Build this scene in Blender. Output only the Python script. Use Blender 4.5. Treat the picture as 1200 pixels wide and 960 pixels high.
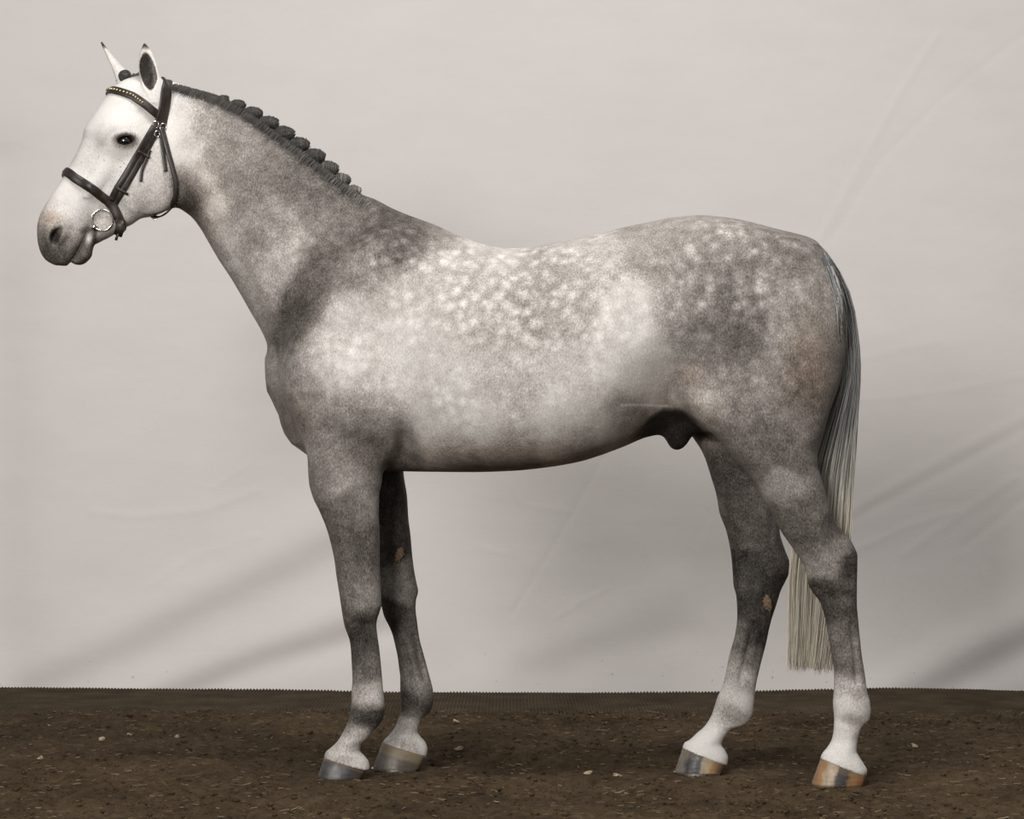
import bpy, math, random, time
import numpy as np
from mathutils import Vector, Matrix
T0 = time.time()
random.seed(7); RNG = np.random.default_rng(7)
scene = bpy.context.scene
for o in list(bpy.data.objects):
    bpy.data.objects.remove(o)

# ---------------------------------------------------------------- camera
CAM_D, CAM_H, PPM = 8.0, 0.9, 400.0        # distance to the horse (m), lens height (m), pixels per metre at the horse
CX, CY = 600.0, 546.0                      # where the level optical axis meets the 1200x960 picture
cam_d = bpy.data.cameras.new('camera')
cam = bpy.data.objects.new('camera', cam_d); scene.collection.objects.link(cam)
cam.location = (0, -CAM_D, CAM_H); cam.rotation_euler = (math.pi / 2, 0, 0)
cam_d.sensor_width = 36.0; cam_d.sensor_fit = 'HORIZONTAL'
cam_d.lens = CAM_D * PPM / 1200.0 * 36.0
cam_d.shift_y = (CY - 480.0) / 1200.0
cam_d.clip_end = 200
scene.camera = cam

# ---------------------------------------------------------------- world and lamps
scene.view_settings.view_transform = 'Standard'
scene.view_settings.look = 'None'
scene.view_settings.gamma = 1.0
scene.view_settings.use_curve_mapping = False
scene.view_settings.exposure = 0.36
world = bpy.data.worlds.new('studio_air'); scene.world = world; world.use_nodes = True
bg = world.node_tree.nodes['Background']
bg.inputs['Color'].default_value = (1.0, 0.985, 0.965, 1); bg.inputs['Strength'].default_value = 0.27

def area(name, loc, target, sx, sy, power, color=(1, .97, .945)):
    l = bpy.data.lights.new(name, 'AREA'); l.shape = 'RECTANGLE'; l.size = sx; l.size_y = sy
    l.energy = power; l.color = color
    o = bpy.data.objects.new(name, l); scene.collection.objects.link(o)
    o.location = loc
    o.rotation_euler = (Vector(target) - Vector(loc)).to_track_quat('-Z', 'Y').to_euler()
    return o
area('key_softbox', (-2.9, -9.4, 3.0), (0.0, 0.3, 1.0), 2.2, 2.2, 450)
area('overhead_softbox', (0.3, -1.6, 4.6), (0.0, 0.6, 0.6), 1.8, 1.4, 95)
# ---------------------------------------------------------------- small helpers
def link(o, parent=None):
    scene.collection.objects.link(o)
    if parent is not None: o.parent = parent
    return o
def tag(o, label=None, cat=None, group=None, kind=None):
    if label: o['label'] = label
    if cat: o['category'] = cat
    if group: o['group'] = group
    if kind: o['kind'] = kind
    return o
def mesh_obj(name, verts, faces, mat, parent=None, smooth=True):
    me = bpy.data.meshes.new(name)
    me.from_pydata([tuple(map(float, v)) for v in verts], [], [tuple(map(int, f)) for f in faces])
    if smooth: me.polygons.foreach_set('use_smooth', [True] * len(me.polygons))
    me.update()
    if mat: me.materials.append(mat)
    return link(bpy.data.objects.new(name, me), parent)
def fast_mesh(name, V, Q, mat, parent=None, smooth=True):
    """V (n,3), Q (m,k) arrays, all faces with k corners"""
    V = np.asarray(V, np.float32); Q = np.asarray(Q, np.int32); k = Q.shape[1]
    me = bpy.data.meshes.new(name)
    me.vertices.add(len(V)); me.vertices.foreach_set('co', V.ravel())
    me.loops.add(Q.size); me.loops.foreach_set('vertex_index', Q.ravel())
    me.polygons.add(len(Q)); me.polygons.foreach_set('loop_start', np.arange(0, Q.size, k, dtype=np.int32))
    if smooth: me.polygons.foreach_set('use_smooth', np.ones(len(Q), bool))
    me.update(calc_edges=True); me.validate()
    if mat: me.materials.append(mat)
    return link(bpy.data.objects.new(name, me), parent)
def empty(name, loc=(0, 0, 0)):
    o = bpy.data.objects.new(name, None); o.empty_display_size = .1; o.location = loc
    return link(o)
def w2(px, py, Y=0.0):
    """a point of the photograph placed on the upright plane at depth Y"""
    s = (1 + Y / CAM_D) / PPM
    return np.array([(px - CX) * s, Y, CAM_H + (CY - py) * s])
class NT:
    """small node tree writer"""
    def __init__(self, name, rough=.8, spec=.3):
        self.m = bpy.data.materials.new(name); self.m.use_nodes = True
        self.t = self.m.node_tree; self.b = self.t.nodes['Principled BSDF']
        self.b.inputs['Roughness'].default_value = rough
        self.b.inputs['Specular IOR Level'].default_value = spec
    def n(self, typ, ins=None, **kw):
        nd = self.t.nodes.new(typ)
        for k, v in kw.items(): setattr(nd, k, v)
        for k, v in (ins or {}).items(): self.put(nd.inputs[k], v)
        return nd
    def put(self, sock, v):
        if isinstance(v, bpy.types.NodeSocket): self.t.links.new(v, sock)
        else: sock.default_value = v
    def math(self, op, a, b=0.0, c=0.0, clamp=False):
        nd = self.n('ShaderNodeMath', {0: a, 1: b, 2: c}, operation=op); nd.use_clamp = clamp
        return nd.outputs[0]
    def mix(self, f, a, b, blend='MIX'):
        nd = self.n('ShaderNodeMix', data_type='RGBA', blend_type=blend)
        self.put(nd.inputs['Factor'], f); self.put(nd.inputs['A'], a); self.put(nd.inputs['B'], b)
        return nd.outputs['Result']
    def noise(self, vec, scale, detail=3, rough=.55, out='Fac', **kw):
        nd = self.n('ShaderNodeTexNoise', {'Vector': vec, 'Scale': scale, 'Detail': detail, 'Roughness': rough}, **kw)
        return nd.outputs[out]
    def ramp(self, fac, stops):
        nd = self.n('ShaderNodeValToRGB', {'Fac': fac}); el = nd.color_ramp.elements
        while len(el) < len(stops): el.new(.5)
        for e, (p, c) in zip(el, stops):
            e.position = p; e.color = (*c, 1) if len(c) == 3 else c
        return nd.outputs['Color']
    def rng(self, v, a, b, c=0.0, d=1.0):
        nd = self.n('ShaderNodeMapRange', {'Value': v, 'From Min': a, 'From Max': b, 'To Min': c, 'To Max': d})
        return nd.outputs['Result']
    def coords(self):
        return self.n('ShaderNodeTexCoord').outputs['Object']
    def geo(self):
        return self.n('ShaderNodeNewGeometry').outputs['Position']
    def scalev(self, vec, s):
        return self.n('ShaderNodeMapping', {'Vector': vec, 'Scale': s}).outputs['Vector']
    def bump(self, h, strength=.3, dist=.005, normal=None):
        nd = self.n('ShaderNodeBump', {'Height': h, 'Strength': strength, 'Distance': dist})
        if normal is not None: self.put(nd.inputs['Normal'], normal)
        return nd.outputs['Normal']
    def out(self, color=None, normal=None, rough=None):
        if color is not None: self.put(self.b.inputs['Base Color'], color)
        if normal is not None: self.put(self.b.inputs['Normal'], normal)
        if rough is not None: self.put(self.b.inputs['Roughness'], rough)
        return self.m
def flat_mat(name, col, rough=.6, metal=0.0, spec=.4):
    t = NT(name, rough, spec); t.b.inputs['Base Color'].default_value = (*col, 1); t.b.inputs['Metallic'].default_value = metal
    return t.m
def pchip(xk, yk, x):
    """smooth monotone interpolation"""
    xk = np.asarray(xk, float); yk = np.asarray(yk, float)
    o = np.argsort(xk); xk = xk[o]; yk = yk[o]
    h = np.diff(xk); d = np.diff(yk) / h
    m = np.zeros_like(yk)
    if len(xk) > 2:
        w1 = 2 * h[1:] + h[:-1]; w2_ = h[1:] + 2 * h[:-1]
        with np.errstate(divide='ignore', invalid='ignore'):
            mm = (w1 + w2_) / (w1 / d[:-1] + w2_ / d[1:])
        m[1:-1] = np.where(d[:-1] * d[1:] > 0, mm, 0)
    m[0] = d[0]; m[-1] = d[-1]
    x = np.clip(np.asarray(x, float), xk[0], xk[-1])
    i = np.clip(np.searchsorted(xk, x) - 1, 0, len(h) - 1)
    t = (x - xk[i]) / h[i]
    return ((2*t**3 - 3*t**2 + 1) * yk[i] + (t**3 - 2*t**2 + t) * h[i] * m[i]
            + (-2*t**3 + 3*t**2) * yk[i+1] + (t**3 - t**2) * h[i] * m[i+1])
def smin(a, b, k):
    h = np.maximum(k - np.abs(a - b), 0) / k
    return np.minimum(a, b) - h * h * (k * .25)
def smax(a, b, k): return -smin(-a, -b, k)
# ---------------------------------------------------------------- the horse's body as a distance field
YM0, YMS = -0.075, -0.122
def ym(x): return YM0 + YMS * x            # the horse's middle plane: the quarters stand a little nearer the camera

class Slices:
    """a limb, neck or trunk: cross-sections along an axis, outline on both sides and a lateral half width"""
    def __init__(self, ax, hi, lo, prof, Y=None, frame=None, k=.04, cut=None):
        # ax = (ux, uy, vx, vy) in picture axes; hi / lo outline points; prof rows (u, half width, [centre fraction, n_hi, n_lo, y offset])
        self.ax = ax; self.Y = Y; self.frame = frame; self.k = k; self.cut = cut
        hu = [p[0]*ax[0] + p[1]*ax[1] for p in hi]; hv = [p[0]*ax[2] + p[1]*ax[3] for p in hi]
        lu = [p[0]*ax[0] + p[1]*ax[1] for p in lo]; lv = [p[0]*ax[2] + p[1]*ax[3] for p in lo]
        self.u0 = max(min(hu), min(lu)); self.u1 = min(max(hu), max(lu))
        N = 500; self.N = N
        U = np.linspace(self.u0, self.u1, N)
        self.H = pchip(hu, hv, U); self.L = pchip(lu, lv, U)
        self.L = np.minimum(self.L, self.H - .5)
        pu = [r[0] for r in prof]
        dflt = (None, None, .5, 2.2, 2.2, 0.0)
        cols = []
        for c in range(1, 6):
            cols.append(pchip(pu, [r[c] if len(r) > c else dflt[c] for r in prof], U))
        self.W, self.C, self.NH, self.NL, self.YO = cols
        # world bounding box
        pts = np.array([(p[0], p[1]) for p in list(hi) + list(lo)], float)
        self.bb = (pts[:, 0].min(), pts[:, 0].max(), pts[:, 1].min(), pts[:, 1].max())
    def local(self, P):
        if self.frame is not None: return self.frame(P)
        if self.Y is None:
            Yl = ym(P[:, 0]); y = P[:, 1] - Yl
        else:
            Yl = self.Y; y = P[:, 1] - Yl
        s = (1 + Yl / CAM_D) / PPM
        return CX + P[:, 0] / s, CY - (P[:, 2] - CAM_H) / s, y, s
    def mask(self, px, py, m):
        m = m * PPM
        return (px > self.bb[0]-m) & (px < self.bb[1]+m) & (py > self.bb[2]-m) & (py < self.bb[3]+m)
    def dist(self, px, py, y, s):
        a = self.ax
        u = px*a[0] + py*a[1]; v = px*a[2] + py*a[3]
        t = np.clip((u - self.u0) / (self.u1 - self.u0), 0, 1) * (self.N - 1)
        i = np.minimum(t.astype(np.int32), self.N - 2); f = t - i
        def g(A): return A[i] * (1 - f) + A[i+1] * f
        H = g(self.H); L = g(self.L); W = g(self.W); C = g(self.C); YO = g(self.YO)
        vc = L + (H - L) * C
        up = v > vc
        r = np.maximum(np.where(up, H - vc, vc - L) * s, .002)
        n = np.where(up, g(self.NH), g(self.NL))
        A = np.abs(v - vc) * s / r + 1e-6; B = np.abs(y - YO) / W + 1e-6
        An = A**(n-1); Bn = B**(n-1)
        k0 = (An*A + Bn*B)**(1/n)
        gr = k0**(1-n) * np.sqrt((An / r)**2 + (Bn / W)**2)
        d = (k0 - 1) / np.maximum(gr, 1e-6)
        d = np.maximum(d, np.minimum(1.0, np.maximum(self.u0 - u, u - self.u1) * s))
        if self.cut is not None:       # keep only what lies above a picture line (a, b)
            (x0, y0), (x1, y1) = self.cut
            nx, ny = -(y1-y0), (x1-x0); l = math.hypot(nx, ny)
            d = np.maximum(d, ((px-x0)*nx + (py-y0)*ny) / l * s)
        return d

class Blob:
    """an ellipsoid muscle, side = -1 near, +1 far; lateral offset measured from the middle plane (or fixed Y)"""
    def __init__(self, c, ra, rb, ang, yo, ry, k, Y=None, frame=None):
        self.c = c; self.ra = ra; self.rb = rb; self.ang = math.radians(ang); self.yo = yo; self.ry = ry; self.k = k; self.Y = Y; self.frame = frame
    local = Slices.local
    def mask(self, px, py, m):
        R = max(self.ra, self.rb) + m * PPM
        return (np.abs(px - self.c[0]) < R) & (np.abs(py - self.c[1]) < R)
    def dist(self, px, py, y, s):
        dx = (px - self.c[0]) * s; dy = (py - self.c[1]) * s
        ca, sa = math.cos(self.ang), math.sin(self.ang)
        a = (dx*ca + dy*sa); b = (-dx*sa + dy*ca); c = y - self.yo
        ra = self.ra / PPM; rb = self.rb / PPM
        k0 = np.sqrt((a/ra)**2 + (b/rb)**2 + (c/self.ry)**2) + 1e-6
        k1 = np.sqrt((a/ra**2)**2 + (b/rb**2)**2 + (c/self.ry**2)**2) + 1e-6
        return k0 * (k0 - 1) / k1

X = (1, 0, 0, -1); Z = (0, 1, 1, 0)
r2 = math.sqrt(.5)
# ---- trunk
torso = Slices(X,
    hi=[(327, 436), (331, 415), (339, 388), (350, 360), (366, 322), (390, 284), (420, 263), (440, 250), (460, 253.5), (480, 259), (510, 267), (540, 280), (560, 287), (580, 290.5),
        (600, 291.5), (620, 290.5), (640, 287), (680, 279), (730, 267), (760, 261), (790, 255), (820, 253), (850, 255.5), (880, 261), (910, 269), (930, 274),
        (950, 281), (965, 292), (975, 306), (983, 330), (988, 380)],
    lo=[(327, 446), (329, 470), (331, 480), (336, 494), (343, 507), (352, 519), (361, 529), (370, 537), (380, 545), (420, 551), (470, 552.5), (500, 553), (550, 553.5),
        (600, 552), (640, 548), (680, 541), (700, 535), (730, 524), (760, 512), (800, 506), (850, 508), (900, 515), (940, 515), (960, 505), (975, 473), (983, 452), (988, 425)],
    prof=[(327, .025, .5, 2, 2), (331, .07, .5, 2, 2), (339, .115, .5, 2, 2), (354, .16, .5, 2, 2), (384, .195, .45, 1.8, 2.1), (430, .215, .42, 1.65, 2.1), (470, .225, .42, 1.7, 2.2), (510, .262, .38, 1.85, 2.7),
          (580, .298, .37, 2.1, 2.75), (640, .302, .37, 2.2, 2.65), (700, .293, .39, 2.2, 2.3), (740, .275, .44, 2.2, 1.8), (780, .265, .50, 2.2, 1.45), (820, .262, .52, 2.3, 1.4),
          (860, .255, .5, 2.3, 1.6), (910, .225, .5, 2.2, 1.8), (945, .175, .5, 2.1, 2), (965, .13, .5, 2, 2), (980, .085, .5, 2, 2), (988, .05, .5, 2, 2)], k=.06)
neck = Slices((r2, r2, -r2, r2),
    hi=[(128, 146), (150, 186), (180, 222), (205, 241), (213, 246), (225, 255), (235, 268), (245, 285), (258, 307), (270, 325), (282, 345), (295, 368), (305, 385), (312.5, 400), (320, 415), (332, 450), (342, 500)],
    lo=[(172, 106), (190, 96), (225, 104), (250, 112), (280, 126), (300, 139), (325, 156), (350, 174), (380, 196), (410, 219), (430, 234), (450, 253), (480, 272), (510, 292), (540, 310)],
    prof=[(190, .045, .5), (215, .055, .55, 2.2, 2), (260, .068, .58, 2.2, 1.9), (320, .075, .6, 2.2, 1.8), (380, .085, .62, 2.2, 1.75), (440, .105, .62, 2.2, 1.7), (480, .132, .6, 2.2, 1.7), (515, .145, .58, 2.2, 1.7), (550, .135, .55, 2.1, 1.8), (580, .09, .55, 2.1, 1.9)], k=.11)
def near_far(fn): return [fn(-1), fn(1)]
muscles = []
for sd in (-1, 1):
    muscles += [
        Blob((410, 372), 102, 50, -58, sd*.132, .072, .08),      # shoulder blade
        Blob((402, 440), 48, 50, 0, sd*.128, .082, .05),         # point of the shoulder
        Blob((420, 462), 72, 52, 20, sd*.165, .075, .07),        # triceps
        Blob((880, 340), 100, 56, 20, sd*.15, .085, .08),        # croup
    ]
thigh_w = [(290, .03, .5), (320, .065, .5), (360, .09, .5), (410, .105, .5), (450, .11, .5), (490, .108, .5), (530, .10, .5), (560, .085, .5), (600, .066, .5), (630, .052, .5), (655, .046, .5),
           (690, .043, .5), (715, .036, .5), (740, .030, .5), (790, .029, .5), (812, .034, .5), (832, .0365, .5), (850, .031, .5), (866, .030, .5), (882, .042, .5), (895, .052, .5), (910, .055, .5)]
def legw(prof, yo_pairs):
    ys = [p[0] for p in yo_pairs]; vs = [p[1] for p in yo_pairs]
    return [(r[0], r[1], .5, 2.25, 2.25, float(np.interp(r[0], ys, vs))) for r in prof]
near_hind = Slices(Z, Y=-.32,
    lo=[(880, 290), (858, 340), (838, 390), (820, 430), (810, 455), (807, 472), (815, 489), (830, 504), (839, 511), (863, 540), (876, 555), (894, 582), (905, 603), (915, 622), (930, 644), (944, 668),
        (948, 688), (962, 708), (968, 730), (973, 760), (977.5, 790), (977, 815), (976.5, 825), (977.5, 842), (977, 855), (975, 866), (969, 877), (964, 883), (960, 893), (957, 912)],
    hi=[(955, 290), (968, 310), (978, 335), (985, 370), (988, 410), (985, 440), (978, 465), (971, 485), (964, 510), (958, 530), (958, 545), (961, 556), (965, 570), (974, 600), (982, 614), (990, 625), (1001, 640),
        (1005, 652), (1004.5, 675), (1004, 705), (1006, 730), (1009, 763), (1014, 795), (1016, 811), (1019, 822), (1020, 832), (1018.5, 843), (1012, 850), (1008, 857), (1005, 867), (1003.5, 880), (1007, 887), (1012, 895), (1016, 903), (1014, 912)],
    prof=legw(thigh_w, [(300, .05), (400, .04), (470, .03), (560, 0), (910, 0)]), k=.07, cut=((962, 889), (1018, 911)))
far_hind = Slices(Z, Y=-.01,
    lo=[(850, 290), (815, 330), (798, 380), (788, 430), (792, 470), (803, 500), (814, 516), (822, 528), (828, 542), (833, 558), (840, 582), (843, 600), (851, 622), (856, 645), (858.5, 670), (859.5, 685), (863, 700), (864, 722), (861.5, 743),
        (855, 767), (848, 800), (846, 806), (841, 817), (837, 829), (833, 840), (826, 851), (816, 860), (808, 867.5), (802, 871), (798, 885), (796, 898)],
    hi=[(950, 290), (962, 320), (975, 370), (978, 410), (968, 450), (948, 490), (928, 525), (915, 560), (911, 590), (913, 622), (920, 645), (925, 660), (924.5, 671), (920, 682), (915, 692), (910, 708), (903, 730), (897, 757), (891, 780), (885.5, 805),
        (883.5, 820), (882, 833), (878, 845), (870, 851), (860, 854), (853, 859), (848, 865), (845.5, 872), (850, 880), (853, 888), (852, 898)],
    prof=legw([(u if u < 800 else u - 9 if u < 860 else u - 12, w) for u, w, *_ in thigh_w], [(300, -.025), (450, -.02), (560, 0), (910, 0)]), k=.055, cut=((800, 877), (853, 897)))
fore_w = [(470, .05), (500, .075), (540, .082), (570, .078), (600, .07), (640, .057), (680, .048), (705, .047), (722, .046), (745, .036), (765, .029), (790, .028), (808, .031), (825, .036), (842, .034), (858, .030), (872, .034), (884, .046), (900, .053)]
near_fore = Slices(Z, Y=-.14,
    lo=[(345, 470), (352, 500), (357, 520), (361, 540), (361.5, 552), (362.5, 566), (367, 583), (375, 600), (383, 620), (388, 638), (392, 657), (394, 673), (397.5, 695), (401, 718), (404, 734), (407, 742), (409.5, 749), (411, 759),
        (412, 775), (413, 797), (412, 812), (412, 820), (411, 831), (408, 845), (401, 860), (394.5, 870), (387, 877), (381.5, 882), (379, 893), (377, 905)],
    hi=[(465, 470), (468, 490), (465, 512), (459, 530), (452, 545), (448.5, 556), (447, 568), (444.5, 580), (444, 602), (445, 627), (445, 660), (446, 687), (447, 708), (445, 717), (442, 726), (441, 733), (442, 743), (444, 757), (446, 775), (447.5, 792),
        (449, 810), (450, 822), (450.5, 832), (448, 842), (444, 850), (436, 858), (430, 866), (423, 873), (422, 879), (428, 887), (432, 893), (433, 900), (432, 905)],
    prof=legw(fore_w, [(470, -.015), (560, -.01), (640, .0), (900, .0)]), k=.045, cut=((380, 888), (434, 903)))
far_fore = Slices(Z, Y=.10,
    lo=[(370, 470), (372, 500), (380, 530), (392, 566), (402, 590), (414, 612), (423, 632), (430, 655), (434, 675), (440, 695), (447, 711), (450, 722), (456, 734), (460, 744), (463, 756), (466, 770), (467.5, 782), (469, 795), (469, 812), (470.5, 822), (470, 831), (467, 841),
        (463, 852), (456, 861.5), (450, 867.5), (446, 878), (444, 890)],
    hi=[(470, 470), (474, 500), (472, 530), (473, 555), (477, 583), (478.5, 607), (481, 627), (483, 650), (485, 667), (488, 683), (490, 693), (487.5, 704), (487, 713), (488.5, 728), (492, 750), (496, 765), (500, 780), (504, 795), (507, 808), (508, 818), (506.5, 827),
        (503, 835), (496, 841.5), (491.5, 850), (489.5, 858), (493, 863.5), (499, 871), (501, 878), (500, 885), (498, 890)],
    prof=legw([(u if u < 800 else u - 9 if u < 850 else u - 13, w) for u, w in fore_w], [(470, .0), (560, .01), (640, .0), (900, .0)]), k=.045, cut=((448, 874), (502, 890)))
breast = Blob((359, 472), 64, 34, 62, 0, .13, .06)
hollows = [Blob((788, 512), 44, 34, 0, sd*.24, .13, .02) for sd in (-1, 1)] + [Blob((477, 543), 12, 34, 0, sd*.22, .10, .035) for sd in (-1, 1)]
sheath = Blob((796, 496), 31, 17, 97, 0, .05, .03)

# ---- head, turned a little towards the camera
PSI = math.radians(15); HP = w2(188, 112, .05); HS = (1 - .02 / CAM_D) / PPM
cps, sps = math.cos(PSI), math.sin(PSI)
def head_frame(P):
    dx = P[:, 0] - HP[0]; dy = P[:, 1] - HP[1]
    xl = dx*cps + dy*sps; yl = -dx*sps + dy*cps
    s = (1 + (HP[1] + xl*sps)/CAM_D)/PPM
    return CX + (HP[0] + xl*cps)/s, CY - (P[:, 2] - CAM_H)/s, yl, s
def head_world(px, py, yl):
    k = (px - CX)/PPM
    xl = (k*(1 + HP[1]/CAM_D) - HP[0])/(cps - k*sps/CAM_D)
    s = (1 + (HP[1] + xl*sps)/CAM_D)/PPM
    return np.stack([HP[0] + xl*cps - yl*sps, HP[1] + xl*sps + yl*cps, CAM_H + (CY - py)*s + 0*yl], -1)
HU = (-.473, .881, -.881, -.473)
def hu(px, py): return px*HU[0] + py*HU[1]
U0 = hu(185, 95)
skull = Slices(HU, frame=head_frame,
    hi=[(168, 88), (158, 90), (145, 94), (132, 103), (119.5, 119), (108, 136), (99.5, 150), (96, 164), (90, 178), (80, 197), (70, 214), (55, 237), (49, 247), (44.5, 260), (43.5, 274), (46, 291), (50, 300), (55, 306)],
    lo=[(196, 96), (203, 125), (210, 160), (214, 188), (214, 212), (211, 232), (203, 243), (188, 249), (174, 252), (160, 250), (140, 252), (120, 258), (107, 266), (101, 274), (94, 289), (85, 304), (79, 311), (66, 311)],
    prof=[(U0-10, .04, .5, 2.2, 2), (U0+5, .055, .5, 2.2, 2), (U0+25, .072, .55, 2.3, 2.1), (U0+50, .083, .62, 2.3, 2.1), (U0+75, .084, .66, 2.4, 2.1), (U0+100, .074, .62, 2.6, 2.2), (U0+130, .062, .6, 2.7, 2.2), (U0+160, .053, .55, 2.7, 2.1),
          (U0+190, .050, .5, 2.5, 2.2), (U0+215, .052, .5, 2.3, 2.4), (U0+232, .046, .5, 2.2, 2.3), (U0+243, .034, .5, 2, 2.2), (U0+248, .02, .5, 2, 2)], k=.03)
jaw = Slices(HU, frame=head_frame,
    hi=[(150, 215), (125, 245), (107, 262), (101, 274), (93.5, 289), (86, 302), (82.5, 306)],
    lo=[(190, 235), (174, 252.5), (165, 256), (155, 263), (147, 267), (134, 275), (127, 279), (117, 284), (110.5, 288), (109, 292), (107, 301), (102, 307), (95, 310.5), (88, 310)],
    prof=[(U0+120, .05, .5), (U0+150, .052, .5), (U0+180, .046, .5, 2.2, 2), (U0+205, .039, .5, 2.2, 2), (U0+222, .037, .5, 2.2, 2.2), (U0+232, .027, .5, 2, 2), (U0+237, .018, .5, 2, 2)], k=.006)
head_bits = []
for sd in (-1, 1):
    head_bits += [
        Blob((178, 203), 44, 50, 20, sd*.052, .034, .03, frame=head_frame),      # cheek
        Blob((142, 160), 27, 19, -20, sd*.072, .026, .04, frame=head_frame),     # brow over the eye
        Blob((120, 196), 40, 7, -60, sd*.058, .011, .03, frame=head_frame),     # facial crest
        Blob((66, 268), 21, 13, -60, sd*.043, .018, .02, frame=head_frame),      # nostril wing
        Blob((176, 122), 26, 16, -70, sd*.068, .026, .03, frame=head_frame),     # ear base
    ]
EYE = (142.5, 169)
def ear(side):
    if side < 0:
        Yc = HP[1] - .075
        lo = [(178, 120), (174, 113), (170, 106), (166, 95), (162.5, 83), (162, 73), (164, 62), (167, 54), (168.5, 51)]
        hi = [(184, 120), (184, 113), (186, 106), (187.5, 96), (186.5, 86), (183.5, 74), (178.5, 62), (173, 54), (170, 51)]
        ax = (.10, -.995, .995, .10); dirs = (-.3, -1.0)
    else:
        Yc = HP[1] + .06
        lo = [(136, 112), (133.5, 100), (131, 90), (127.5, 78), (123, 64), (119.5, 54), (117.5, 49)]
        hi = [(164, 112), (160, 98), (152, 86), (143, 77), (134, 67), (125, 56), (119.8, 49)]
        ax = (-.42, -.907, .907, -.42); dirs = (-1.0, .15)
    u = lambda p: p[0]*ax[0] + p[1]*ax[1]
    ua, ub = u(lo[0]), u(lo[-1])
    W = .024 if side < 0 else .036
    prof = [(ua, .022, .5), (ua*.7+ub*.3, W, .5), (ua*.45+ub*.55, W*.85, .5), (ua*.15+ub*.85, W*.45, .5), (ub, .006, .5)]
    return Slices(ax, hi, lo, prof, Y=Yc), dirs, Yc
ears = [ear(-1), ear(1)]

# ---- grooves and ridges laid along lines on the flanks: (points, width px, depth m (+ groove), side)
feats = [
    ([(224, 200), (250, 255), (285, 320), (316, 385)], 9, .006, 0),      # jugular groove
    ([(238, 195), (264, 245), (298, 310), (322, 365)], 11, -.004, 0),
    ([(425, 275), (388, 312), (352, 365), (330, 415)], 17, .010, 0),     # front edge of the shoulder
    ([(476, 500), (478, 520), (483, 545)], 9, .007, 0),                  # behind the elbow
    ([(390, 503), (420, 518), (446, 528)], 10, .006, 0),                 # crease under the triceps
    ([(905, 545), (922, 556), (940, 562)], 11, .005, 0),                 # above the gaskin
    ([(895, 578), (918, 598), (930, 620)], 12, -.003, 0),
    ([(782, 455), (782, 474)], 6, .004, 0),
    ([(826, 498), (841, 505), (850, 506)], 5, .003, 0),
    ([(968, 605), (978, 640)], 8, .005, 0),                              # in front of the hamstring tendon
    ([(988, 645), (984, 675), (978, 695)], 9, .002, 0),
]
def seg_dist(px, py, pts):
    best = np.full(px.shape, 1e9)
    for (x0, y0), (x1, y1) in zip(pts[:-1], pts[1:]):
        dx, dy = x1-x0, y1-y0; L2 = dx*dx + dy*dy
        t = np.clip(((px-x0)*dx + (py-y0)*dy) / L2, 0, 1)
        best = np.minimum(best, (px-x0-t*dx)**2 + (py-y0-t*dy)**2)
    return best
leg_feats = {   # lines on one limb: tendons, joints
    'near_fore': [([(428, 765), (430, 785), (433, 800)], 3.4, .0045), ([(438, 760), (440, 785), (443, 800)], 4, -.0015), ([(405, 590), (420, 640), (428, 672)], 6, .0035), ([(393, 600), (408, 650)], 7, -.0025), ([(412, 700), (430, 706)], 5, .003), ([(414, 728), (432, 730)], 4, .003), ([(422, 714), (423, 722)], 7, -.003), ([(424, 680), (425, 640)], 9, .002), ([(421, 722), (419, 738)], 12, -.002), ([(436, 822), (440, 838)], 10, -.004), ([(418, 848), (434, 850)], 6, .005), ([(418, 858), (410, 872)], 6, -.003)],
    'far_fore': [([(474, 757), (481, 780), (487, 808)], 3.2, .008), ([(485, 745), (491, 770), (497, 795)], 3.2, .009), ([(462, 670), (472, 700)], 5, .004), ([(476, 660), (481, 690)], 5, -.003), ([(479, 765), (489, 795)], 4, -.002), ([(470, 705), (478, 732)], 9, -.002), ([(494, 812), (496, 826)], 9, -.004), ([(476, 840), (490, 842)], 6, .005), ([(482, 850), (478, 862)], 6, -.003)],
    'near_hind': [([(996, 732), (1000, 765), (1003, 800)], 3.2, .0075), ([(955, 690), (975, 700), (992, 698)], 6, .004), ([(962, 650), (975, 668), (985, 690)], 7, -.004), ([(992, 655), (996, 680)], 5, .003), ([(930, 590), (948, 620), (962, 645)], 7, .004), ([(1005, 750), (1009, 795)], 4, -.001), ([(988, 725), (990, 770)], 8, -.0015), ([(1001, 815), (1006, 836)], 11, -.004), ([(990, 845), (1004, 849)], 6, .007), ([(985, 822), (992, 832)], 8, -.003), ([(995, 862), (992, 882)], 6, -.003)],
    'far_hind': [([(880, 742), (872, 775), (866, 797)], 3.2, .0075), ([(905, 585), (901, 640)], 4, .005), ([(870, 655), (880, 685)], 8, .004), ([(893, 660), (888, 690)], 6, -.003), ([(886, 745), (876, 785)], 4, -.001), ([(866, 815), (868, 834)], 11, -.004), ([(846, 840), (862, 846)], 7, .006), ([(840, 858), (828, 870)], 7, -.003)],
}
legs = {'near_fore': near_fore, 'far_fore': far_fore, 'near_hind': near_hind, 'far_hind': far_hind}

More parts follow.
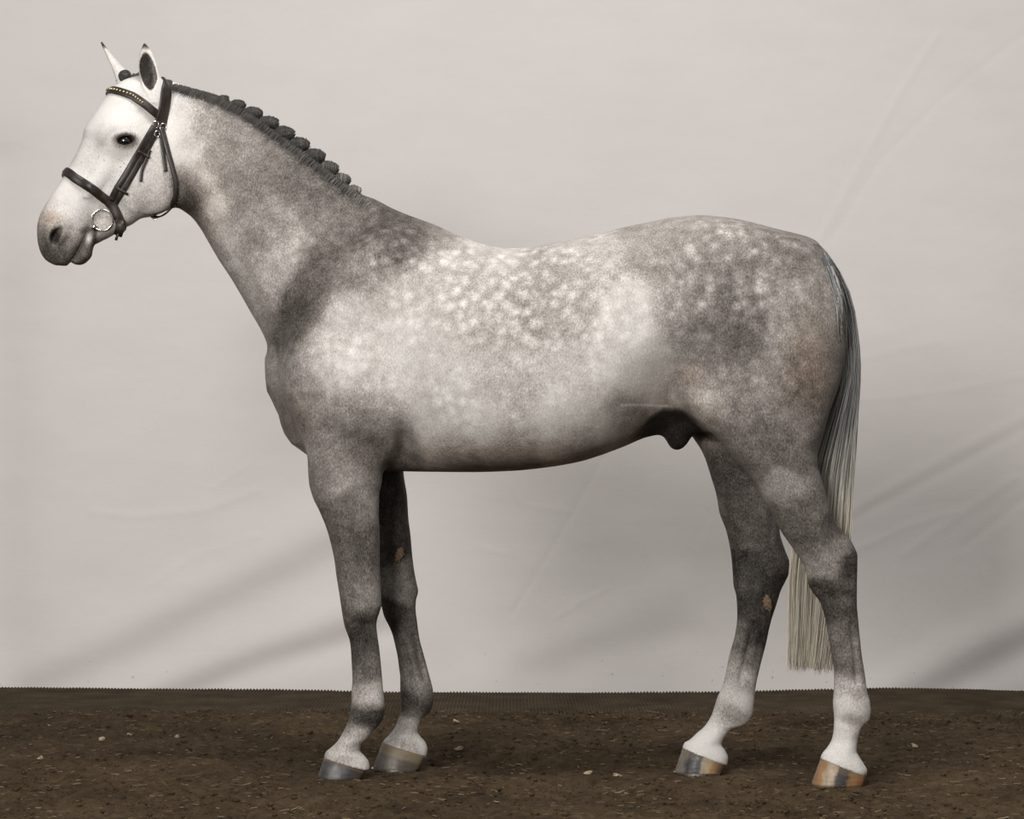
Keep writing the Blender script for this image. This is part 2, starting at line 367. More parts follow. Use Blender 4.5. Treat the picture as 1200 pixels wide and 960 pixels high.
def union(d, part, P, pre=None):
    px, py, y, s = part.local(P)
    m = part.mask(px, py, part.k + .05)
    if not m.any(): return d
    sm = s[m] if isinstance(s, np.ndarray) else s
    e = part.dist(px[m], py[m], y[m], sm)
    if pre is not None: e = pre(e, px[m], py[m], y[m])
    d[m] = smin(d[m], e, part.k)
    return d
def body_sdf(P):
    P = np.asarray(P, np.float64)
    d = np.full(len(P), 1.0)
    d = union(d, torso, P); d = union(d, neck, P)
    d = union(d, breast, P)
    for b in muscles: d = union(d, b, P)
    for b in hollows:
        px, py, y, s = b.local(P); m = b.mask(px, py, .08)
        if m.any(): d[m] = smax(d[m], -b.dist(px[m], py[m], y[m], s[m]), b.k)
    for name, leg in legs.items():
        def pre(e, px, py, y, name=name):
            for pts, w, dep in leg_feats[name]:
                e = e + dep * np.exp(-seg_dist(px, py, pts) / (w*w))
            return e
        d = union(d, leg, P, pre)
    d = union(d, sheath, P)
    # surface lines of the trunk
    Yl = ym(P[:, 0]); s = (1 + Yl / CAM_D) / PPM
    near = (np.abs(d) < .05) & (P[:, 2] > .5)
    if near.any():
        i = np.where(near)[0]
        px = CX + P[i, 0] / s[i]; py = CY - (P[i, 2] - CAM_H) / s[i]; y = P[i, 1] - Yl[i]
        lat = np.clip((np.abs(y) - .05) / .06, 0, 1)
        for pts, w, dep, sd in feats:
            d[i] += dep * lat * np.exp(-seg_dist(px, py, pts) / (w*w))
    # head
    hx, hy, hyl, hs = head_frame(P)
    hm = (hx < 260) & (hy < 340)
    if hm.any():
        i = np.where(hm)[0]; Q = P[i]; e = np.full(len(i), 1.0)
        e = union(e, skull, Q)
        for b in head_bits: e = union(e, b, Q)
        jw = union(np.full(len(i), 1.0), jaw, Q)
        ku = np.interp(hx[i]*HU[0] + hy[i]*HU[1], [U0+150, U0+182, U0+200], [.035, .02, .006])
        e = smin(e, jw, ku)
        px, py, y = hx[i], hy[i], hyl[i]; hs = hs[i]
        # hollow above the eye, groove of the jaw, corner of the mouth
        lat = np.clip((np.abs(y) - .02) / .03, 0, 1)
        for pts, w, dep in [([(164, 137), (170, 146)], 8, .007), ([(149, 226), (153, 240), (162, 250)], 6, .004), ([(98, 273), (106, 268)], 4, .006), ([(120, 168), (104, 205)], 9, .003),
                            ([(128, 160), (120, 172)], 6, .003), ([(78, 285), (72, 298)], 5, .004)]:
            e += dep * lat * np.exp(-seg_dist(px, py, pts) / (w*w))
        # eye sockets and nostrils
        c, sn = math.cos(math.radians(-8)), math.sin(math.radians(-8))
        dx = (px - EYE[0]) * hs; dz = (py - EYE[1]) * hs
        ex = dx*c + dz*sn; ez = -dx*sn + dz*c
        ya = np.abs(y)
        lid = (np.sqrt((ex/.033)**2 + (ez/.021)**2) - 1) * .021
        e -= .0016 * np.exp(-(lid/.006)**2) * np.clip((ya - .05) / .03, 0, 1)
        q = np.sqrt((ex/.0245)**2 + (ez/.0125)**2 + ((ya - .103)/.034)**2) + 1e-6
        e = smax(e, -(q - 1) * .0125, .004)
        c, sn = math.cos(math.radians(-64)), math.sin(math.radians(-64))
        dx = (px - 62.5) * hs; dz = (py - 279) * hs
        ex = dx*c + dz*sn; ez = -dx*sn + dz*c
        ex2 = ex; ez2 = ez - 6.0 * ex**2
        q = np.sqrt((ex2/.030)**2 + (ez2/.0150)**2 + ((ya - .066)/.034)**2) + 1e-6
        e = smax(e, -(q - 1) * .0150, .008)
        for er, dirs, Yc in ears:
            u_, v_, yy, ss = er.local(Q)
            m = er.mask(u_, v_, .06)
            if not m.any(): continue
            o = er.dist(u_[m], v_[m], yy[m], ss)
            off = .014
            inn = er.dist(u_[m] - dirs[0]*off/ss*.55, v_[m], yy[m] - dirs[1]*off*1.25, ss) + .0035
            sh = smax(o, -inn, .004)
            e[m] = smin(e[m], sh, .014)
        d[i] = smin(d[i], e, .022)
    return d
# ---------------------------------------------------------------- polygonise (surface nets on a stretched grid, evaluated only near the skin)
def spaced(segs):
    out = [segs[0][0]]
    for a, b, h in segs:
        n = max(1, int(round((b - a) / h))); out += list(np.linspace(a, b, n + 1)[1:])
    return np.array(out)
def polygonise(sdf, xs, ys, zs, B=6):
    def trim(a):
        r = (len(a) // B) * B
        return a[:r]
    xs, ys, zs = trim(xs), trim(ys), trim(zs)
    bx, by, bz = len(xs)//B, len(ys)//B, len(zs)//B
    def mid(a): return a.reshape(-1, B).mean(1)
    cx, cy, cz = np.meshgrid(mid(xs), mid(ys), mid(zs), indexing='ij')
    C = np.stack([cx.ravel(), cy.ravel(), cz.ravel()], 1)
    cd = np.concatenate([sdf(c) for c in np.array_split(C, max(1, len(C)//400000))])
    D = np.repeat(np.repeat(np.repeat(np.sign(cd).reshape(bx, by, bz).astype(np.float32), B, 0), B, 1), B, 2)
    act = np.where(np.abs(cd) < .042)[0]
    ai, aj, ak = np.unravel_index(act, (bx, by, bz))
    r = np.arange(B)
    for ch in np.array_split(np.arange(len(act)), max(1, len(act)//2500)):
        I = (ai[ch][:, None]*B + r); J = (aj[ch][:, None]*B + r); K = (ak[ch][:, None]*B + r)
        shp = (len(ch), B, B, B)
        ii = np.broadcast_to(I[:, :, None, None], shp).ravel(); jj = np.broadcast_to(J[:, None, :, None], shp).ravel(); kk = np.broadcast_to(K[:, None, None, :], shp).ravel()
        D[ii, jj, kk] = sdf(np.stack([xs[ii], ys[jj], zs[kk]], 1))
    S = D < 0
    cnt = np.zeros((len(xs)-1, len(ys)-1, len(zs)-1), np.int8)
    for a in (0, 1):
        for b in (0, 1):
            for c in (0, 1):
                cnt += S[a:len(xs)-1+a, b:len(ys)-1+b, c:len(zs)-1+c]
    cells = np.argwhere((cnt > 0) & (cnt < 8)); del cnt
    ci, cj, ck = cells.T
    idx = np.full((len(xs)-1, len(ys)-1, len(zs)-1), -1, np.int32); idx[ci, cj, ck] = np.arange(len(cells))
    acc = np.zeros((len(cells), 3)); num = np.zeros(len(cells))
    g = (xs, ys, zs)
    corners = [(a, b, c) for a in (0, 1) for b in (0, 1) for c in (0, 1)]
    for p in corners:
        for ax in range(3):
            if p[ax]: continue
            q = list(p); q[ax] = 1
            va = D[ci+p[0], cj+p[1], ck+p[2]]; vb = D[ci+q[0], cj+q[1], ck+q[2]]
            m = (va < 0) != (vb < 0)
            t = np.where(m, va / np.where(m, va - vb, 1), 0)
            pa = np.stack([xs[ci+p[0]], ys[cj+p[1]], zs[ck+p[2]]], 1); pb = np.stack([xs[ci+q[0]], ys[cj+q[1]], zs[ck+q[2]]], 1)
            acc += np.where(m[:, None], pa + (pb - pa) * t[:, None], 0); num += m
    V = acc / num[:, None]
    quads = []
    for ax in range(3):
        a1, a2 = [(1, 2), (2, 0), (0, 1)][ax]
        n = [len(xs), len(ys), len(zs)]
        sl0 = [slice(1, n[i]-1) for i in range(3)]; sl0[ax] = slice(0, n[ax]-1)
        sl1 = [slice(1, n[i]-1) for i in range(3)]; sl1[ax] = slice(1, n[ax])
        A = S[tuple(sl0)]; Bq = S[tuple(sl1)]
        e = np.argwhere(A != Bq)
        o = np.array([1, 1, 1]); o[ax] = 0
        e = e + o
        inside = S[e[:, 0], e[:, 1], e[:, 2]]
        def cell(d1, d2):
            c = e.copy(); c[:, a1] -= d1; c[:, a2] -= d2
            return idx[c[:, 0], c[:, 1], c[:, 2]]
        q = np.stack([cell(1, 1), cell(0, 1), cell(0, 0), cell(1, 0)], 1)
        q[~inside] = q[~inside][:, ::-1]
        quads.append(q)
    Q = np.concatenate(quads); Q = Q[(Q >= 0).all(1)]
    return V, Q
def gradient(sdf, P, h=.002):
    k = np.array([[1, -1, -1], [-1, -1, 1], [-1, 1, -1], [1, 1, 1]], float)
    g = np.zeros_like(P)
    for c in k: g += c[None] * sdf(P + c[None] * h)[:, None]
    return g / (4 * h)
def big_sdf(P): return np.concatenate([body_sdf(c) for c in np.array_split(P, max(1, len(P)//200000))])
xs = spaced([(-1.425, -.90, .0028), (-.90, 1.09, .0042)])
ys = spaced([(-.50, .36, .0040)])
zs = spaced([(.015, 1.42, .0044), (1.42, 2.165, .0032)])
BV, BQ = polygonise(big_sdf, xs, ys, zs)
for _ in range(1):
    g = gradient(big_sdf, BV); dd = big_sdf(BV)
    BV = BV - np.clip(dd / np.maximum((g*g).sum(1), .3), -.003, .003)[:, None] * g
print('body', len(BV), len(BQ), 'sec', round(time.time() - T0, 1))
# ---------------------------------------------------------------- numpy value noise
def vnoise2(nx, ny, cells, seed):
    r = np.random.default_rng(seed)
    cy = max(2, int(cells * ny / nx)); G = r.random((cells + 3, cy + 3))
    u = np.linspace(0, cells, nx, endpoint=False); v = np.linspace(0, cy, ny, endpoint=False)
    i = u.astype(int); j = v.astype(int); f = u - i; g = v - j
    f = f*f*(3-2*f); g = g*g*(3-2*g); f = f[:, None]; g = g[None]
    a = G[i][:, j]; b = G[i+1][:, j]; c = G[i][:, j+1]; d = G[i+1][:, j+1]
    return (a*(1-f)+b*f)*(1-g) + (c*(1-f)+d*f)*g - .5
def grid_faces(nx, ny):
    i, j = np.meshgrid(np.arange(nx-1), np.arange(ny-1), indexing='ij')
    a = (i*ny + j).ravel(); b = ((i+1)*ny + j).ravel()
    return np.stack([a, b, b+1, a+1], 1)

# ---------------------------------------------------------------- materials of the place
def dirt_material(name, dark=1.0):
    t = NT(name, .95, .12); p = t.geo()
    a = t.noise(p, 2.2, 4, .6); b = t.noise(p, 26, 6, .7); c = t.noise(p, 170, 4, .7)
    f = t.math('ADD', t.math('MULTIPLY', a, .35), t.math('ADD', t.math('MULTIPLY', b, .4), t.math('MULTIPLY', c, .35)))
    col = t.ramp(f, [(.38, (.016*dark, .0100*dark, .0050*dark)), (.50, (.046*dark, .0300*dark, .0155*dark)), (.60, (.082*dark, .056*dark, .031*dark)), (.72, (.14*dark, .10*dark, .06*dark))])
    fl = t.noise(t.scalev(p, (1, 2.2, 1)), 210, 2, .5)
    col = t.mix(t.rng(fl, .68, .74, 0, .55), col, (.26, .20, .13, 1))
    h = t.math('ADD', t.math('MULTIPLY', b, 1.0), t.math('MULTIPLY', c, .5))
    return t.out(col, t.bump(h, .9, .012))
MAT_DIRT = dirt_material('loose_brown_dirt')
def cloth_material():
    t = NT('backdrop_cloth', .92, .1); p = t.geo()
    a = t.noise(p, .8, 3, .5); b = t.noise(t.scalev(p, (1, 1, 3)), 3.0, 4, .6)
    col = t.mix(t.rng(a, .35, .65), (.745, .705, .680, 1), (.725, .692, .670, 1))
    col = t.mix(t.rng(b, .4, .7, 0, .35), col, (.67, .635, .61, 1))
    st = t.noise(p, 36, 2, .5)                                   # splashes of mud low on the cloth
    sep = t.n('ShaderNodeSeparateXYZ', {0: p}).outputs['Z']
    low = t.rng(sep, .0, .22, 1, 0)
    col = t.mix(t.math('MULTIPLY', t.rng(st, .71, .76), t.math('MULTIPLY', low, .5)), col, (.16, .12, .08, 1))
    weave = t.n('ShaderNodeTexWave', {'Vector': p, 'Scale': 60.0, 'Distortion': 2.0, 'Detail': 2.0}, bands_direction='Z').outputs['Fac']
    cr = t.noise(p, 9, 5, .6)
    return t.out(col, t.bump(t.math('ADD', t.math('MULTIPLY', weave, .03), t.math('MULTIPLY', cr, .55)), .35, .012))
MAT_CLOTH = cloth_material()
def mat_material():
    t = NT('ribbed_mat_fibre', .95, .1); p = t.geo()
    a = t.noise(p, 6, 4, .6); b = t.noise(p, 90, 3, .6)
    f = t.math('ADD', t.math('MULTIPLY', a, .6), t.math('MULTIPLY', b, .4))
    return t.out(t.ramp(f, [(.35, (.038, .026, .015)), (.55, (.074, .054, .034)), (.7, (.115, .088, .056))]), t.bump(b, .4, .004))
MAT_MAT = mat_material()

# ---------------------------------------------------------------- floor of loose dirt
HOOVES = {  # coronet front, coronet heel, toe on the ground, heel on the ground, depth, half width at top / bottom
    'near_fore': ((381, 884), (434, 900), (371.5, 912), (427, 912), -.131, .050, .063),
    'far_fore':  ((448.5, 869.5), (502, 886), (436, 902), (494, 902), .09, .049, .062),
    'near_hind': ((963.5, 884.5), (1018, 907), (950, 921), (1013, 921), -.32, .050, .060),
    'far_hind':  ((801.5, 872), (854, 893), (790, 906.5), (849, 906.5), -.01, .050, .060),
}
FX0, FX1, FY0, FY1 = -2.7, 2.7, -1.7, 3.05
nx, ny = 520, 450
gx = np.linspace(FX0, FX1, nx); gy = np.linspace(FY0, FY1, ny)
H = (vnoise2(nx, ny, 9, 1)*.030 + vnoise2(nx, ny, 28, 2)*.020 + vnoise2(nx, ny, 75, 3)*.016 + vnoise2(nx, ny, 170, 4)*.014 + np.abs(vnoise2(nx, ny, 110, 5))*.016) - .004
GX, GY = np.meshgrid(gx, gy, indexing='ij')
def pit(cx, cy, rx, ry, dep): return -dep * np.exp(-(((GX-cx)/rx)**2 + ((GY-cy)/ry)**2)**2)
H += pit(.13, .62, .22, .12, .035) + pit(.10, .36, .26, .09, -.018) + pit(-.1, .50, .16, .08, .015)          # dip under the belly, deepened and rimmed to imitate the horse's shadow
for k, (cf, ch, tb, hb, Y, wt, wb) in HOOVES.items():
    c = (w2(*tb, Y) + w2(*hb, Y)) / 2
    m = np.exp(-((((GX-c[0])/.15)**2 + ((GY-Y)/.13)**2))**2)
    H = H*(1-m) + m*(-.003)
    ring = np.sqrt(((GX-c[0])/.12)**2 + ((GY-Y)/.10)**2)
    H += .007*np.exp(-((ring-1.0)/.18)**2) * (.6 + 1.6*np.abs(vnoise2(nx, ny, 60, 11)))
edge = np.clip((GY - 1.75 - vnoise2(nx, ny, 14, 8)*.5 - vnoise2(nx, ny, 60, 9)*.25) / .25, 0, 1)
H = H*(1-edge) + edge*(-.006)                                              # the dirt runs out over the mat
rim = np.clip(np.minimum(np.minimum(GX-FX0, FX1-GX), GY-FY0)/.3, 0, 1); H = H*rim - .034*(1-rim)
floor = fast_mesh('floor', np.stack([GX.ravel(), GY.ravel(), H.ravel()], 1), grid_faces(nx, ny), MAT_DIRT)
tag(floor, 'loose brown dirt floor strewn with wood shavings', kind='structure')
def floor_z(x, y):
    i = int(np.clip(round((x-FX0)/(FX1-FX0)*(nx-1)), 0, nx-1)); j = int(np.clip(round((y-FY0)/(FY1-FY0)*(ny-1)), 0, ny-1))
    return float(H[i, j])
ground = mesh_obj('floor', [(-14, -16, -.033), (14, -16, -.033), (14, 6, -.033), (-14, 6, -.033)], [(0, 1, 2, 3)], MAT_DIRT)
tag(ground, 'outer brown dirt ground around the studio area', kind='structure')

# ---------------------------------------------------------------- ribbed mat at the foot of the cloth
mx = np.arange(-3.0, 3.0, .0032); my = np.linspace(1.45, 2.84, 26)
MX, MY = np.meshgrid(mx, my, indexing='ij')
edge_px = pchip([-200, 0, 200, 340, 480, 600, 880, 1050, 1200, 1400], [806, 806, 807, 808.5, 811, 812, 810, 806.5, 810, 810], CX + MX / ((1+2.9/CAM_D)/PPM))
back_h = CAM_H + (CY - edge_px) * (1 + 2.9/CAM_D) / PPM
MZ = .003 - .05*np.clip((2.05-MY)/.45, 0, 1) + np.clip((MY-2.2)/.62, 0, 1)**1.5 * back_h + .0035*np.cos(MX/.0128*2*math.pi) + .002 + .008*np.clip((MY-1.9)/.3, 0, 1)*0 + np.interp(MX.ravel(), mx, np.convolve(RNG.standard_normal(len(mx)), np.ones(40)/40, 'same')*.006).reshape(MX.shape)
mat_o = fast_mesh('ribbed_mat', np.stack([MX.ravel(), MY.ravel(), MZ.ravel()], 1), grid_faces(len(mx), len(my)), MAT_MAT)
tag(mat_o, 'brown ribbed mat strip along the foot of the cloth backdrop', 'mat')

# ---------------------------------------------------------------- cloth backdrop
NBX, NBZ = 860, 330
cxs = np.concatenate([np.linspace(-5.2, -2.5, 60)[:-1], np.linspace(-2.5, 2.5, NBX-118), np.linspace(2.5, 5.2, 60)[1:]]); czs = np.concatenate([np.linspace(-.035, 2.9, NBZ-30)[:-1], np.linspace(2.9, 4.4, 31)])
BX, BZ = np.meshgrid(cxs, czs, indexing='ij')
bpx = CX + BX / ((1+2.9/CAM_D)/PPM); bpy_ = CY - (BZ - CAM_H) / ((1+2.9/CAM_D)/PPM)
BYd = vnoise2(NBX, NBZ, 5, 21)*.05 + vnoise2(NBX, NBZ, 14, 22)*.012
folds = [   # (points, width px, push towards the camera in m)
    ([(-60, 830), (100, 770), (200, 720), (300, 672), (390, 620)], 42, .060), ([(40, 815), (170, 760), (290, 700), (400, 650)], 26, -.050),
    ([(150, 830), (260, 775), (340, 745), (440, 705)], 26, .045), ([(190, 825), (300, 782), (380, 760), (450, 742)], 18, -.035),
    ([(1000, 830), (1090, 780), (1160, 745), (1240, 710)], 26, .040), ([(1080, 830), (1140, 795), (1220, 755)], 22, -.040),
    ([(560, 800), (650, 760), (730, 720), (790, 690)], 30, .020), ([(620, 790), (700, 765), (800, 745)], 22, -.015),
    ([(900, 700), (960, 640), (1010, 590), (1100, 540), (1220, 478)], 7, .006), ([(1000, 608), (1100, 556), (1220, 492)], 6, -.006),
    ([(1000, 645), (1060, 618), (1120, 600)], 4, .004), ([(960, 280), (1010, 190), (1060, 100), (1100, 40)], 5, .005), ([(975, 280), (1030, 190), (1110, 110), (1200, 40)], 5, -.004),
    ([(707, 536), (672, 600), (640, 655), (600, 720)], 3.5, -.005), ([(650, 725), (680, 705), (712, 690)], 3, .004), ([(598, 565), (610, 590), (640, 596), (668, 600)], 3, .003),
    ([(110, 600), (160, 605), (240, 598), (300, 575)], 5, .005), ([(170, 690), (230, 650), (300, 628)], 5, .003), ([(560, 640), (575, 645), (590, 648)], 3, .003), ([(250, 572), (290, 545)], 3, .003),
    ([(600, 650), (606, 700), (605, 740)], 3, -.003), ([(815, 640), (830, 600)], 3, -.003), ([(1060, 650), (1130, 600), (1190, 560)], 6, .005), ([(1130, 640), (1200, 585)], 6, -.005),
    ([(900, 400), (1000, 470), (1100, 460), (1210, 440)], 5, .003), ([(1010, 420), (1100, 400)], 5, .003), ([(60, 300), (60, 700)], 60, .05), ([(-20, 200), (-10, 820)], 50, -.10),
]
for pts, w, a in folds: BYd += a * (.42 if w > 12 else .30) * np.exp(-seg_dist(bpx, bpy_, pts) / (w*w))
VB = np.stack([BX.ravel(), (2.9 - BYd).ravel(), BZ.ravel()], 1)
F = grid_faces(NBX, NBZ)
back = fast_mesh('backdrop', VB, F, MAT_CLOTH)
tag(back, 'wrinkled off-white cloth backdrop hanging behind the horse', 'backdrop')
# ---------------------------------------------------------------- coat
TN = [
 (238,215,0.07),(250,242,0.11),(266,277,0.17),(284,312,0.22),(300,345,0.26),(234,264,0.42),(249,293,0.42),(270,331,0.40),(288,360,0.38),(262,212,0.50),(280,248,0.48),(300,290,0.42),  # (px, py, tone 0 white .. 1 black)  body, neck, head and the legs on the camera's side
 (110,150,0.03),(130,190,0.04),(90,230,0.04),(140,130,0.03),(170,140,0.04),(150,210,0.08),(180,200,0.15),(190,225,0.20),(170,240,0.22),(120,215,0.05),(75,220,0.03),(105,245,0.08),(70,245,0.10),(60,258,0.30),(52,275,0.40),
 (62,282,0.80),(75,290,0.62),(85,270,0.25),(95,285,0.45),(60,300,0.70),(72,307,0.75),(98,300,0.75),(92,306,0.75),(105,290,0.70),(120,275,0.25),(135,265,0.18),(155,250,0.22),(112,262,0.35),
 (166,128,0.14),(118,162,0.09),(105,178,0.10),(160,118,0.06),(205,110,0.05),(212,150,0.04),(222,185,0.05),(230,205,0.06),(218,235,0.92),(220,222,0.85),(219,211,0.60),(222,250,0.80),(214,225,0.50),(215,120,0.15),(235,130,0.30),(240,150,0.36),(228,165,0.20),
 (255,125,0.38),(280,150,0.45),(250,190,0.44),(280,190,0.44),(300,220,0.50),(330,190,0.56),(310,165,0.52),(350,200,0.60),(380,220,0.62),(400,235,0.60),(370,250,0.52),(305,380,0.35),
 (290,270,0.38),(320,260,0.42),(300,310,0.30),(330,310,0.28),(345,275,0.30),(362,330,0.62),(352,365,0.74),(340,390,0.68),(330,412,0.58),(375,312,0.62),(392,300,0.60),(440,262,0.66),(480,268,0.64),(420,275,0.60),(400,300,0.48),(455,290,0.55),(510,275,0.50),(430,310,0.35),
 (320,420,0.40),(330,440,0.38),(322,470,0.45),(335,495,0.50),(345,470,0.45),(350,520,0.35),(360,420,0.21),(400,370,0.15),(430,400,0.14),(380,400,0.14),(460,340,0.16),(385,440,0.15),(410,430,0.11),(440,460,0.17),(365,465,0.27),(400,480,0.27),(375,500,0.50),(430,492,0.40),(415,515,0.60),(440,525,0.58),(460,500,0.25),(465,530,0.60),
 (520,300,0.16),(560,330,0.21),(620,330,0.26),(580,400,0.20),(520,420,0.14),(600,450,0.20),(680,430,0.16),(740,370,0.12),(720,420,0.12),(640,300,0.26),(700,300,0.22),(760,420,0.12),(765,450,0.12),(560,500,0.11),(650,495,0.11),(500,500,0.11),(490,460,0.12),(480,400,0.12),(540,360,0.16),(660,370,0.22),
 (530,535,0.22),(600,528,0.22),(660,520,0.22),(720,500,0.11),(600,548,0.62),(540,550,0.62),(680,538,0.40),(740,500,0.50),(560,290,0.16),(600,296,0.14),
 (760,285,0.38),(800,275,0.34),(840,270,0.36),(880,285,0.40),(930,300,0.50),(820,320,0.38),(860,360,0.49),(895,345,0.36),(870,400,0.50),(830,395,0.40),(800,370,0.34),(930,380,0.29),(920,335,0.28),(955,340,0.39),(965,380,0.36),(950,430,0.49),(965,450,0.49),(900,440,0.34),(850,440,0.39),(870,480,0.49),(930,480,0.54),(805,440,0.28),(830,475,0.30),(795,465,0.30),(900,520,0.66),(930,535,0.62),(955,510,0.55),(860,515,0.50),
 (880,545,0.55),(915,565,0.42),(930,575,0.45),(948,590,0.62),(918,610,0.62),(955,640,0.65),(945,660,0.50),(985,620,0.75),(972,660,0.50),(985,640,0.55),(1000,660,0.85),(960,695,0.78),(990,695,0.70),(975,715,0.75),(985,740,0.62),(978,770,0.66),(1000,760,0.55),(990,785,0.62),(1008,790,0.55),(985,806,0.25),(1005,806,0.35),(990,825,0.09),(1010,830,0.15),(985,850,0.10),(990,880,0.08),(1008,895,0.10),(1004,846,0.22),
 (370,560,0.52),(400,555,0.42),(430,575,0.50),(415,595,0.55),(400,610,0.62),(425,640,0.66),(405,650,0.60),(410,680,0.62),(428,700,0.56),(420,735,0.82),(408,725,0.65),(438,735,0.70),(425,760,0.75),(440,770,0.65),(430,790,0.66),(425,818,0.40),(440,815,0.30),(425,843,0.86),(445,845,0.88),(412,845,0.70),(405,862,0.45),(425,862,0.25),(415,872,0.35),(395,876,0.22),(425,888,0.12),(400,884,0.20),
]
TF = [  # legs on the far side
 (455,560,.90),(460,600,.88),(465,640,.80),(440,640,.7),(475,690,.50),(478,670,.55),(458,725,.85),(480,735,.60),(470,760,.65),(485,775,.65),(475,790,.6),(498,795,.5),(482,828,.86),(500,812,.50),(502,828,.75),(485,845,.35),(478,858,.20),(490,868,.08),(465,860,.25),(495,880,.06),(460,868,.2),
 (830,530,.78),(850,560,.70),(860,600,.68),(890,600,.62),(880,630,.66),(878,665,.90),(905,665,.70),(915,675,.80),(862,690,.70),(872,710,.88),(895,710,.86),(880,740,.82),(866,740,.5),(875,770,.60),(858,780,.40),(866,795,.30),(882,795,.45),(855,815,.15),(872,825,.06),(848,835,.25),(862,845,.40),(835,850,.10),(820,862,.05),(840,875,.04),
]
def interp_tone(px, py, pts):
    sg = np.minimum(np.interp(py, [525, 565], [16, 9.0]), np.interp(px, [205, 320, 390], [10, 11, 16])); num = np.zeros(len(px)); den = np.zeros(len(px))
    for x, y, t in pts:
        d2 = (px-x)**2 + (py-y)**2
        w = np.exp(-d2/(2*sg*sg)) + 2e3/(d2 + 900.0)**2
        num += w*t; den += w
    return num/den
sY = (1 + BV[:, 1]/CAM_D)/PPM
vpx = CX + BV[:, 0]/sY; vpy = CY - (BV[:, 2]-CAM_H)/sY
lat = BV[:, 1] - ym(BV[:, 0])
tone = np.zeros(len(BV), np.float64); tf = np.zeros(len(BV))
for ch in np.array_split(np.arange(len(BV)), 12):
    tone[ch] = interp_tone(vpx[ch], vpy[ch], TN); tf[ch] = interp_tone(vpx[ch], vpy[ch], TF)
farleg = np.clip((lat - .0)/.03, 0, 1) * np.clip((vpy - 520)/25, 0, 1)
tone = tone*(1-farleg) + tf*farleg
lm = np.clip((vpy-545)/30, 0, 1)*np.clip((tone-.25)/.15, 0, 1); tone += lm*((tone-.56)*.32 - .06)
tone += .05*np.clip((vpx-200)/30, 0, 1)*np.clip((tone-.05)/.2, 0, 1)
hx, hy, hyl, _ = head_frame(BV)
# dark skin: groin and sheath (shade below the flank fold painted in), ear linings, eyelids, nostrils
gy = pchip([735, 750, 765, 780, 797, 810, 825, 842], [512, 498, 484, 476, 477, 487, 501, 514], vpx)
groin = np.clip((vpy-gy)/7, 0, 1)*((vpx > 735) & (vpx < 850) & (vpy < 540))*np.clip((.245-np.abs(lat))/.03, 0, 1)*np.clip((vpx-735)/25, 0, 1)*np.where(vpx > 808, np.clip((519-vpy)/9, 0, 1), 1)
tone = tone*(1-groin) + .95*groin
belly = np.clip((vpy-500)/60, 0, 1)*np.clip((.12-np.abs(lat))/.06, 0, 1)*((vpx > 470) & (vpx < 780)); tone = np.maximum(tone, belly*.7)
er = np.sqrt(((hx-EYE[0])/14.5)**2 + ((hy-EYE[1])/9.0)**2); lid = np.exp(-(er/1.0)**4)*(hx < 200)*(np.abs(hyl) > .05)
tone = np.maximum(tone, .93*lid)
nr = np.sqrt(((hx-62.5)/9)**2 + ((hy-280)/13)**2); tone = np.maximum(tone, .9*np.exp(-nr**4)*(np.abs(hyl) > .02))
for (e_, dirs, Yc) in ears:
    u_, v_, yy, ss = e_.local(BV)
    m = e_.mask(u_, v_, .0)
    o = np.full(len(BV), 1.0); o[m] = e_.dist(u_[m], v_[m], yy[m], ss)
    inside = m & (o < -.0006) & (v_ < 112)
    cen = .5*(np.interp(v_[inside], [51, 62, 83, 106, 120], [168, 164, 162.5, 170, 178]) + np.interp(v_[inside], [51, 62, 86, 106, 120], [170, 178.5, 186.5, 186, 184]))
    deep = .95 - .38*np.clip((u_[inside] - cen - 1)/5, 0, 1) if Yc < HP[1] else .8
    tone[inside] = np.maximum(tone[inside], np.clip((-o[inside]-.0006)/.0025, 0, 1)*deep)
    tip = m & (v_ < 60); tone[tip] = np.maximum(tone[tip], np.clip((60-v_[tip])/6, 0, 1)*.85)
scar = np.exp(-seg_dist(vpx, vpy, [(728, 475), (745, 474.5), (782, 476)])/(1.6**2))*(lat < 0); tone -= .22*scar
nearh = (hyl < .01)
lipw = np.exp(-((vpx-103.5)/4)**2 - ((vpy-278)/6.5)**2)*nearh; tone = tone*(1-lipw) + .02*lipw
for pts, w, v in (([(104, 269), (95, 287), (84, 306)], 2.2, .8), ([(112, 270), (110, 285), (107.5, 299)], 3.0, .88), ([(98, 272), (106, 268)], 4.0, .7)):
    kk = np.exp(-seg_dist(vpx, vpy, pts)/(w*w))*nearh*(1-lipw); tone = tone*(1-kk) + np.maximum(tone, v)*kk
dap = np.zeros(len(BV))
for x, y, rx, ry, a in [(600, 350, 150, 85, 1.0), (860, 330, 110, 90, 1.0), (460, 310, 70, 60, .9), (880, 430, 90, 70, .55), (420, 430, 90, 80, .45), (560, 470, 130, 50, .5), (340, 260, 80, 80, .35)]:
    dap = np.maximum(dap, a*np.exp(-(((vpx-x)/rx)**2 + ((vpy-y)/ry)**2)**1.5))
brown = np.zeros(len(BV))
for x, y, rx, ry, a in [(950, 430, 30, 50, .8), (808, 440, 16, 18, .5), (58, 256, 12, 9, .8), (790, 500, 60, 40, .4), (600, 535, 140, 16, .5), (345, 490, 25, 30, .3), (240, 240, 30, 60, .25)]:
    brown = np.maximum(brown, a*np.exp(-(((vpx-x)/rx)**2 + ((vpy-y)/ry)**2)))
flea = np.exp(-(((vpx-150)/60)**2 + ((vpy-195)/55)**2)**2)
cap = np.clip((vpy-535)/15, 0, 1); tone = np.where(cap > 0, np.minimum(tone, 1 - .16*cap), tone)
COATATTR = np.stack([tone, dap, brown, np.ones(len(BV))], 1).astype(np.float32)

